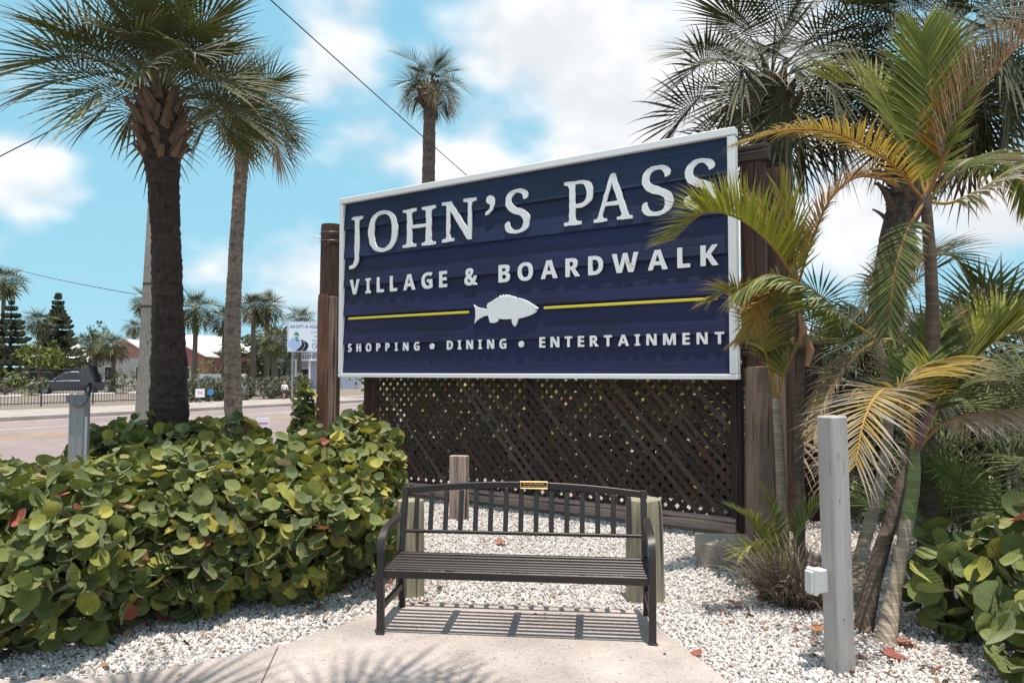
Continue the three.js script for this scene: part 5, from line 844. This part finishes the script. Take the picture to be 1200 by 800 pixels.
// ---------------------------------------------------------------- houses
function gableHouse(name, pos, turn, w, d, h, rise, wallC, roofC, label, o = {}) {   // ridge along local z, gable facing +z
  const t = thing(name, pos, turn); tag(t, label, 'house');
  const gm = std(o.gable ?? wallC, 0.85, { bumpMap: speckBump, bumpScale: 0.004 }), wm = std(wallC, 0.85, { bumpMap: speckBump, bumpScale: 0.004 }), rm = std(roofC, 0.6, { bumpMap: speckBump, bumpScale: 0.004 });
  part('wall', bx(w, h, d, 0.02, 0, h / 2, 0), wm, t);
  if (o.hip) { const g = new THREE.BufferGeometry(), e = 0.4, P = [[-w / 2 - e, h, d / 2 + e], [w / 2 + e, h, d / 2 + e], [w / 2 + e, h, -d / 2 - e], [-w / 2 - e, h, -d / 2 - e], [-w * 0.04, h + rise, 0], [w * 0.04, h + rise, 0]], f = [0, 1, 5, 0, 5, 4, 1, 2, 5, 2, 3, 4, 2, 4, 5, 3, 0, 4, 0, 2, 1, 0, 3, 2]; g.setAttribute('position', new THREE.Float32BufferAttribute(f.flatMap((k) => P[k]), 3)); g.setAttribute('uv', new THREE.Float32BufferAttribute(f.flatMap((k) => [P[k][0], P[k][2]]), 2)); g.computeVertexNormals(); part('roof', g, rm, t); }
  else {
    const s = new THREE.Shape([new THREE.Vector2(-w / 2, h), new THREE.Vector2(w / 2, h), new THREE.Vector2(0, h + rise)]); part('gable', new THREE.ExtrudeGeometry(s, { depth: d, bevelEnabled: false }).translate(0, 0.002, -d / 2), gm, t);
    const L = Math.hypot(w / 2, rise) + 0.45, a = Math.atan2(rise, w / 2); for (const k of [-1, 1]) { const g = bx(L, 0.14, d + 0.9, 0.02, -L / 2 , 0.09, 0).rotateZ(a); if (k > 0) g.applyMatrix4(new THREE.Matrix4().makeRotationY(Math.PI)); part('roof', g.translate(0, h + rise, 0), rm, t); }
  }
  for (const [x, y, ww, hh] of o.windows ?? []) { const f = part('window', bx(ww, hh, 0.06, 0.01, x, y, d / 2 + 0.02), M.white, t); part('pane', bx(ww - 0.16, hh - 0.16, 0.02, 0, x, y, d / 2 + 0.05), M.glass, f); }
  return t;
}
{
  gableHouse('cottage', gnd(at(80, 450, 74)), 0.3, 5.6, 6, 2.6, 2.1, [0.7, 0.66, 0.6], [0.72, 0.69, 0.66], 'cottage with a white pyramid roof behind the parked cars', { hip: true, windows: [[-1.4, 1.4, 1.2, 1.2], [1.2, 1.4, 1.2, 1.2]] });
  gableHouse('cottage', gnd(at(156, 450, 72)), 0.25, 5.2, 7, 2.9, 1.7, [0.62, 0.58, 0.55], [0.75, 0.73, 0.72], 'pale cottage with a reddish gable and white roof behind the concrete pole', { gable: [0.5, 0.25, 0.21], windows: [[-1.2, 1.5, 1.0, 1.3], [1.4, 1.5, 1.0, 1.3]] });
  gableHouse('cottage', gnd(at(213, 450, 68)), 0.2, 4.6, 6, 3.1, 1.2, [0.45, 0.17, 0.17], [0.78, 0.76, 0.76], 'low red cottage with a white roof just right of the thick dark palm', { windows: [[0.8, 1.5, 1.1, 1.2]] });
  gableHouse('cottage', gnd(at(243, 450, 76)), -0.5, 5.2, 7, 3.7, 1.5, [0.42, 0.15, 0.16], [0.76, 0.74, 0.75], 'taller red house with a white metal roof between the two left palm trunks', { windows: [[-1, 2.4, 1, 1.2], [1, 1.4, 1.1, 1.2]] });
  const t = thing('lilac_house', gnd(at(344, 450, 72)), -0.15); tag(t, 'two storey lilac house with white verandas behind the highway sign', 'house');
  const wm = std([0.52, 0.53, 0.68], 0.8), r = rngOf(12);
  part('wall', bx(7, 5.6, 5, 0.03, 1.5, 2.8, -2.5), wm, t); part('roof', bx(7.8, 0.25, 6, 0.03, 1.5, 5.72, -2.3), M.white, t);
  part('veranda_floor', bx(6.4, 0.16, 1.8, 0.02, -0.6, 2.75, 0.6), M.white, t); part('veranda_roof', bx(5.4, 0.18, 2.0, 0.02, -0.4, 3.6, 0.7), std([0.75, 0.75, 0.8], 0.6), t);
  for (let k = 0; k < 5; k++) part('column', bx(0.16, 2.68, 0.16, 0.01, -3.4 + k * 1.4, 1.34, 1.35), M.white, t);
  part('railing', bx(6.2, 0.07, 0.07, 0.01, -0.6, 3.36, 1.35), M.white, t); for (let k = 0; k < 26; k++) part('baluster', bx(0.045, 0.5, 0.045, 0, -3.6 + k * 0.24, 3.08, 1.35), M.white, t);
  for (const [x, y] of [[-1.2, 1.4], [1.2, 1.4], [3.2, 1.5], [3.4, 4.2], [1.5, 4.3]]) { const f = part('window', bx(1.0, 1.2, 0.08, 0.01, x, y, 0.02), M.white, t); part('pane', bx(0.8, 1.0, 0.03, 0, x, y, 0.06), M.glass, f); }
}
// ---------------------------------------------------------------- distant palms and trees
{
  const far = [0, 1, 2].map((k) => null), spots = [
    [4, 328, 70, 1.5, 'palm crown cut by the left picture edge above the dark pine'], [45, 376, 62, 0.95, 'slim distant palm between the two dark tiered pines'], [157, 384, 78, 0.9, 'small distant palm just left of the concrete pole'], [172, 352, 50, 0.9, 'distant palm whose crown shows left of the concrete pole'], [229, 362, 50, 1.1, 'distant palm crown right beside the thick dark trunk'], [263, 374, 52, 0.9, 'distant palm in front of the red house, left of the pale trunk'], [297, 358, 50, 0.95, 'left one of two tall palms beside the pale trunk, across the road'], [313, 360, 51, 1.0, 'right one of two tall palms beside the pale trunk, across the road'], [351, 374, 60, 1.05, 'distant palm whose crown rises above the highway sign'], [322, 398, 46, 0.8, 'short palm with drooping leaves left of the highway sign'], [268, 408, 58, 0.8, 'short dark palm in front of the red house, next to the pale trunk'], [112, 402, 58, 1.0, 'broad low palm in front of the white roofed cottage'], [133, 404, 57, 0.95, 'broad low palm left of the reddish gabled cottage']];
  const proto = [0, 1, 2].map((k) => { const [px, py, d, s, label] = spots[k], c = at(px, py, d), b = gnd(c); return sabal('distant_palm', b, c, { seed: 900 + k, radii: [0.2, 0.17, 0.16, 0.15], fronds: 34, Lp: 0.62 * s, R: 0.9 * s, seg: 16, steps: 3, width: 0.09, sides: 9, segs: 14, low: -0.6, bark: M.trunkFar, tone: 0.95, droop: 0.8 }, label, 'palm tree', 'palms across the road'); });
  spots.slice(3).forEach(([px, py, d, s, label], k) => { const src = proto[k % 3], c = at(px, py, d), o = src.clone(); o.name = numbered('distant_palm'); o.position.copy(gnd(c)); o.userData = { label, category: 'palm tree', group: 'palms across the road' }; const H = (c.y + 0.03); const h0 = at(...spots[k % 3].slice(0, 3)).y + 0.03;
    for (const ch of o.children) { if (ch.name === 'trunk') ch.scale.set(1, H / h0, 1); else { ch.position.y += H - h0; ch.scale.setScalar(s / spots[k % 3][3]); } }
    o.rotation.y = 1.3 * k; scene.add(o); });
  const pine = (px, py, d, half, seed, label) => {
    const c = at(px, py, d), b = gnd(c), H = c.y + 0.03, t = thing('norfolk_pine', b), r = rngOf(seed), W = half / FOCAL * d; tag(t, label, 'pine tree');
    const tr = new MB(); tr.tube([V3(0, 0, 0), V3(0, H * 0.5, 0), V3(0, H, 0)], [0.2, 0.13, 0.02], 8, false); part('trunk', tr.geo(), M.trunkFar, t);
    const m = new MB(), tiers = 21; for (let k = 0; k < tiers; k++) { const f = k / (tiers - 1), y = (lerp(0.16, 0.97, f) + (r() - 0.5) * 0.04) * H, R = W * (f < 0.15 ? 0.8 : 1.02 - Math.pow(f, 1.3)) * (0.6 + r() * 0.6) + 0.12, nb = 6; for (let q = 0; q < nb; q++) { const a = (q + r() * 0.6) / nb * 6.283, D = V3(Math.cos(a), 0, Math.sin(a)), S = V3(-D.z, 0, D.x); for (let j = 0; j < 12; j++) { const u = (j + 0.6) / 12, p = D.clone().multiplyScalar(R * u).add(V3(0, y - R * 0.12 * Math.sin(u * 2.2) + R * 0.16 * u * u, 0)); for (const sg of [-1, 1]) { const l = R * 0.42 * (1 - u * 0.5) + 0.12, e = p.clone().addScaledVector(S, sg * l).addScaledVector(D, l * 0.7).add(V3(0, 0.05 + r() * 0.08, 0)), kx = 0.7 + r() * 0.6; m.col = [0.045 * kx, 0.055 * kx, 0.026 * kx]; const w = 0.2; m.quad(m.v(p), m.v(p.clone().lerp(e, 0.5).add(V3(0, w, 0))), m.v(e), m.v(p.clone().lerp(e, 0.5).add(V3(0, -w, 0)))); } } } }
    part('crown', m.geo(true), std([1, 1, 1], 0.8, { vertexColors: true, side: THREE.DoubleSide }), t);
  };
  pine(13, 352, 66, 26, 1, 'dark tiered pine at the left edge below the cut palm crown'); pine(68, 343, 68, 24, 2, 'tall tiered pine with a pointed top between floodlight and left edge');
  const T = (px, py, d, blobs, o, label) => leafTree('tree', gnd(at(px, py, d)), blobs, { density: 60, leaf: 0.3, trunk: 0.14, ...o }, label, 'tree', null);
  T(46, 400, 58, [[0, 3.0, 0, 1.6, 0.9, 1.3], [1.2, 2.6, 0, 1.1, 0.7, 1]], { seed: 21, hue: [0.14, 0.16, 0.03] }, 'yellow green spreading tree behind the parked car');
  T(108, 400, 66, [[0, 3.6, 0, 1.6, 1.4, 1.4], [0.6, 5.1, 0, 0.9, 0.8, 0.9], [-1, 2.6, 0, 1, 0.8, 1]], { seed: 22, hue: [0.05, 0.075, 0.03], density: 34 }, 'open green tree behind the white roofed cottage');
  T(6, 430, 52, [[0, 1.0, 0, 1.6, 0.8, 1], [1.8, 0.7, 0, 0.9, 0.6, 0.8]], { seed: 23, hue: [0.16, 0.19, 0.04], leaf: 0.2 }, 'yellow green bushes at the far left behind the fence');
  T(128, 430, 56, [[0, 0.9, 0, 1.3, 0.8, 0.9], [1.7, 0.9, 0, 1, 0.8, 0.8]], { seed: 24, hue: [0.10, 0.11, 0.045], leaf: 0.2 }, 'low olive bushes right of the floodlight beyond the car park');
  T(240, 430, 62, [[0, 1.6, 0, 1.2, 1.0, 1.0]], { seed: 25, hue: [0.12, 0.17, 0.03], leaf: 0.22 }, 'round bright green bush in front of the red house');
  T(290, 400, 70, [[0, 2.6, 0, 2.2, 2.2, 1.6], [2.6, 3.2, 0, 1.6, 2.4, 1.5]], { seed: 26, hue: [0.055, 0.075, 0.022], leaf: 0.35 }, 'dark dense tree behind the pair of tall palms');
  T(327, 400, 74, [[0, 2.4, 0, 1.6, 2.2, 1.4], [-2, 4.4, 0, 1.2, 1.6, 1.2]], { seed: 27, hue: [0.075, 0.095, 0.025], leaf: 0.32 }, 'olive green tree between the palm pair and the highway sign');
  T(232, 400, 110, [[-1, 5.4, 0, 3.0, 1.6, 2], [4, 5.6, 0, 3.0, 1.6, 2], [9, 5.0, 0, 3, 1.6, 2]], { seed: 28, hue: [0.05, 0.065, 0.035], leaf: 0.5, density: 30 }, 'far dark trees above the red house roof');
  T(640, 400, 45, [[-8, 1.8, 0, 4, 1.8, 2], [0, 1.8, 0, 4.5, 2.0, 2], [8, 2.0, 0, 4.5, 2.0, 2]], { seed: 29, hue: [0.09, 0.12, 0.03], leaf: 0.5, density: 16 }, 'row of green bushes far behind the lattice screen');
  leafTree('distant_woods', gnd(at(700, 435, 160)), Array.from({ length: 26 }, (_, k) => [k * 8.5 - 105, 2.2, (k % 3) * 3, 6, 2.4 + (k * 7 % 5) * 0.25, 3]), { seed: 31, density: 7, leaf: 1.0, hue: [0.05, 0.07, 0.03], trunk: 0.1 }, 'far low belt of trees along the horizon', 'trees').userData.kind = 'stuff';
}
// ---------------------------------------------------------------- child on the far pavement
{
  const p = V3().addScaledVector(Wd, FAR + 4.2), uu = (() => { const s = sight(333, 468), q = s.multiplyScalar((FAR + 4.2) / s.dot(Wd)); return q.dot(U); })(); p.addScaledVector(U, uu).add(V3(0, 0.11, 0));
  const t = thing('person', p, 0.6); tag(t, 'small person in a white shirt and dark shorts striding along the far pavement', 'person');
  function blobMesh(name, bones, mat, res = 44, grow = 0) {        // one smooth skin round tapered bones
    const sz = res, half = sz / 2, field = new Float32Array(sz ** 3); const S = 0.62, cy = 0.5, mc = new MarchingCubes(sz, std([1, 1, 1]), false, false, 60000);
    for (let z = 0; z < sz; z++) for (let y = 0; y < sz; y++) for (let x = 0; x < sz; x++) { const q = V3((x - half) / half * S, (y - half) / half * S + cy, (z - half) / half * S); let e = 0; for (const [a, b, ra, rb] of bones) { const ab = V3().subVectors(b, a), h = clamp(V3().subVectors(q, a).dot(ab) / Math.max(1e-9, ab.lengthSq())), d = q.distanceTo(a.clone().addScaledVector(ab, h)) - lerp(ra, rb, h) - grow; e += Math.exp(-d * 70); } field[x + y * sz + z * sz * sz] = Math.log(e + 1e-30) / 70; }
    mc.isolation = 0; mc.field.set(field); mc.update(); const n = mc.count ?? mc.geometry.drawRange.count, g = new THREE.BufferGeometry(); g.setAttribute('position', new THREE.Float32BufferAttribute(Array.from(mc.positionArray.subarray(0, n * 3)).map((v, i) => (i % 3 === 1 ? v * S + cy : v * S)), 3)); g.computeVertexNormals(); return part(name, g, mat, t);
  }
  const b = (a, c, r0, r1) => [V3(...a), V3(...c), r0, r1];
  const hip = 0.47, sh = 0.76; 
  blobMesh('body', [b([0, 0.94, 0.01], [0, 0.91, 0.02], 0.066, 0.06), b([0, 0.84, 0], [0, 0.78, 0], 0.03, 0.035), b([0, sh - 0.02, 0], [0, hip + 0.05, 0], 0.075, 0.075), b([-0.1, sh, 0], [0.1, sh, 0], 0.035, 0.035), b([-0.12, sh - 0.01, 0], [-0.16, 0.6, -0.05], 0.032, 0.026), b([-0.16, 0.6, -0.05], [-0.15, 0.48, 0.04], 0.026, 0.02), b([0.12, sh - 0.01, 0], [0.16, 0.6, 0.05], 0.032, 0.026), b([0.16, 0.6, 0.05], [0.15, 0.5, 0.14], 0.026, 0.02), b([-0.055, hip, 0], [-0.06, 0.27, 0.1], 0.06, 0.04), b([-0.06, 0.27, 0.1], [-0.06, 0.05, 0.06], 0.04, 0.025), b([-0.06, 0.035, 0.05], [-0.06, 0.03, 0.14], 0.028, 0.022), b([0.055, hip, 0], [0.06, 0.26, -0.06], 0.06, 0.04), b([0.06, 0.26, -0.06], [0.06, 0.06, -0.16], 0.04, 0.025), b([0.06, 0.04, -0.17], [0.06, 0.03, -0.08], 0.028, 0.022)], std([0.5, 0.28, 0.21], 0.7), 60);
  blobMesh('shirt', [b([0, sh - 0.03, 0], [0, hip + 0.06, 0], 0.088, 0.09), b([-0.1, sh, 0], [0.1, sh, 0], 0.043, 0.043), b([-0.12, sh - 0.01, 0], [-0.15, 0.65, -0.035], 0.045, 0.043), b([0.12, sh - 0.01, 0], [0.15, 0.65, 0.035], 0.045, 0.043)], std([0.75, 0.76, 0.74], 0.9));
  blobMesh('shorts', [b([0, hip + 0.04, 0], [0, hip, 0], 0.095, 0.095), b([-0.055, hip, 0], [-0.058, 0.34, 0.065], 0.072, 0.066), b([0.055, hip, 0], [0.06, 0.34, -0.035], 0.072, 0.066)], std([0.05, 0.045, 0.06], 0.9));
  blobMesh('hair', [b([0, 0.965, -0.012], [0, 0.93, -0.03], 0.066, 0.055)], std([0.12, 0.07, 0.045], 0.8), 40);
}
renderer.render(scene, camera);
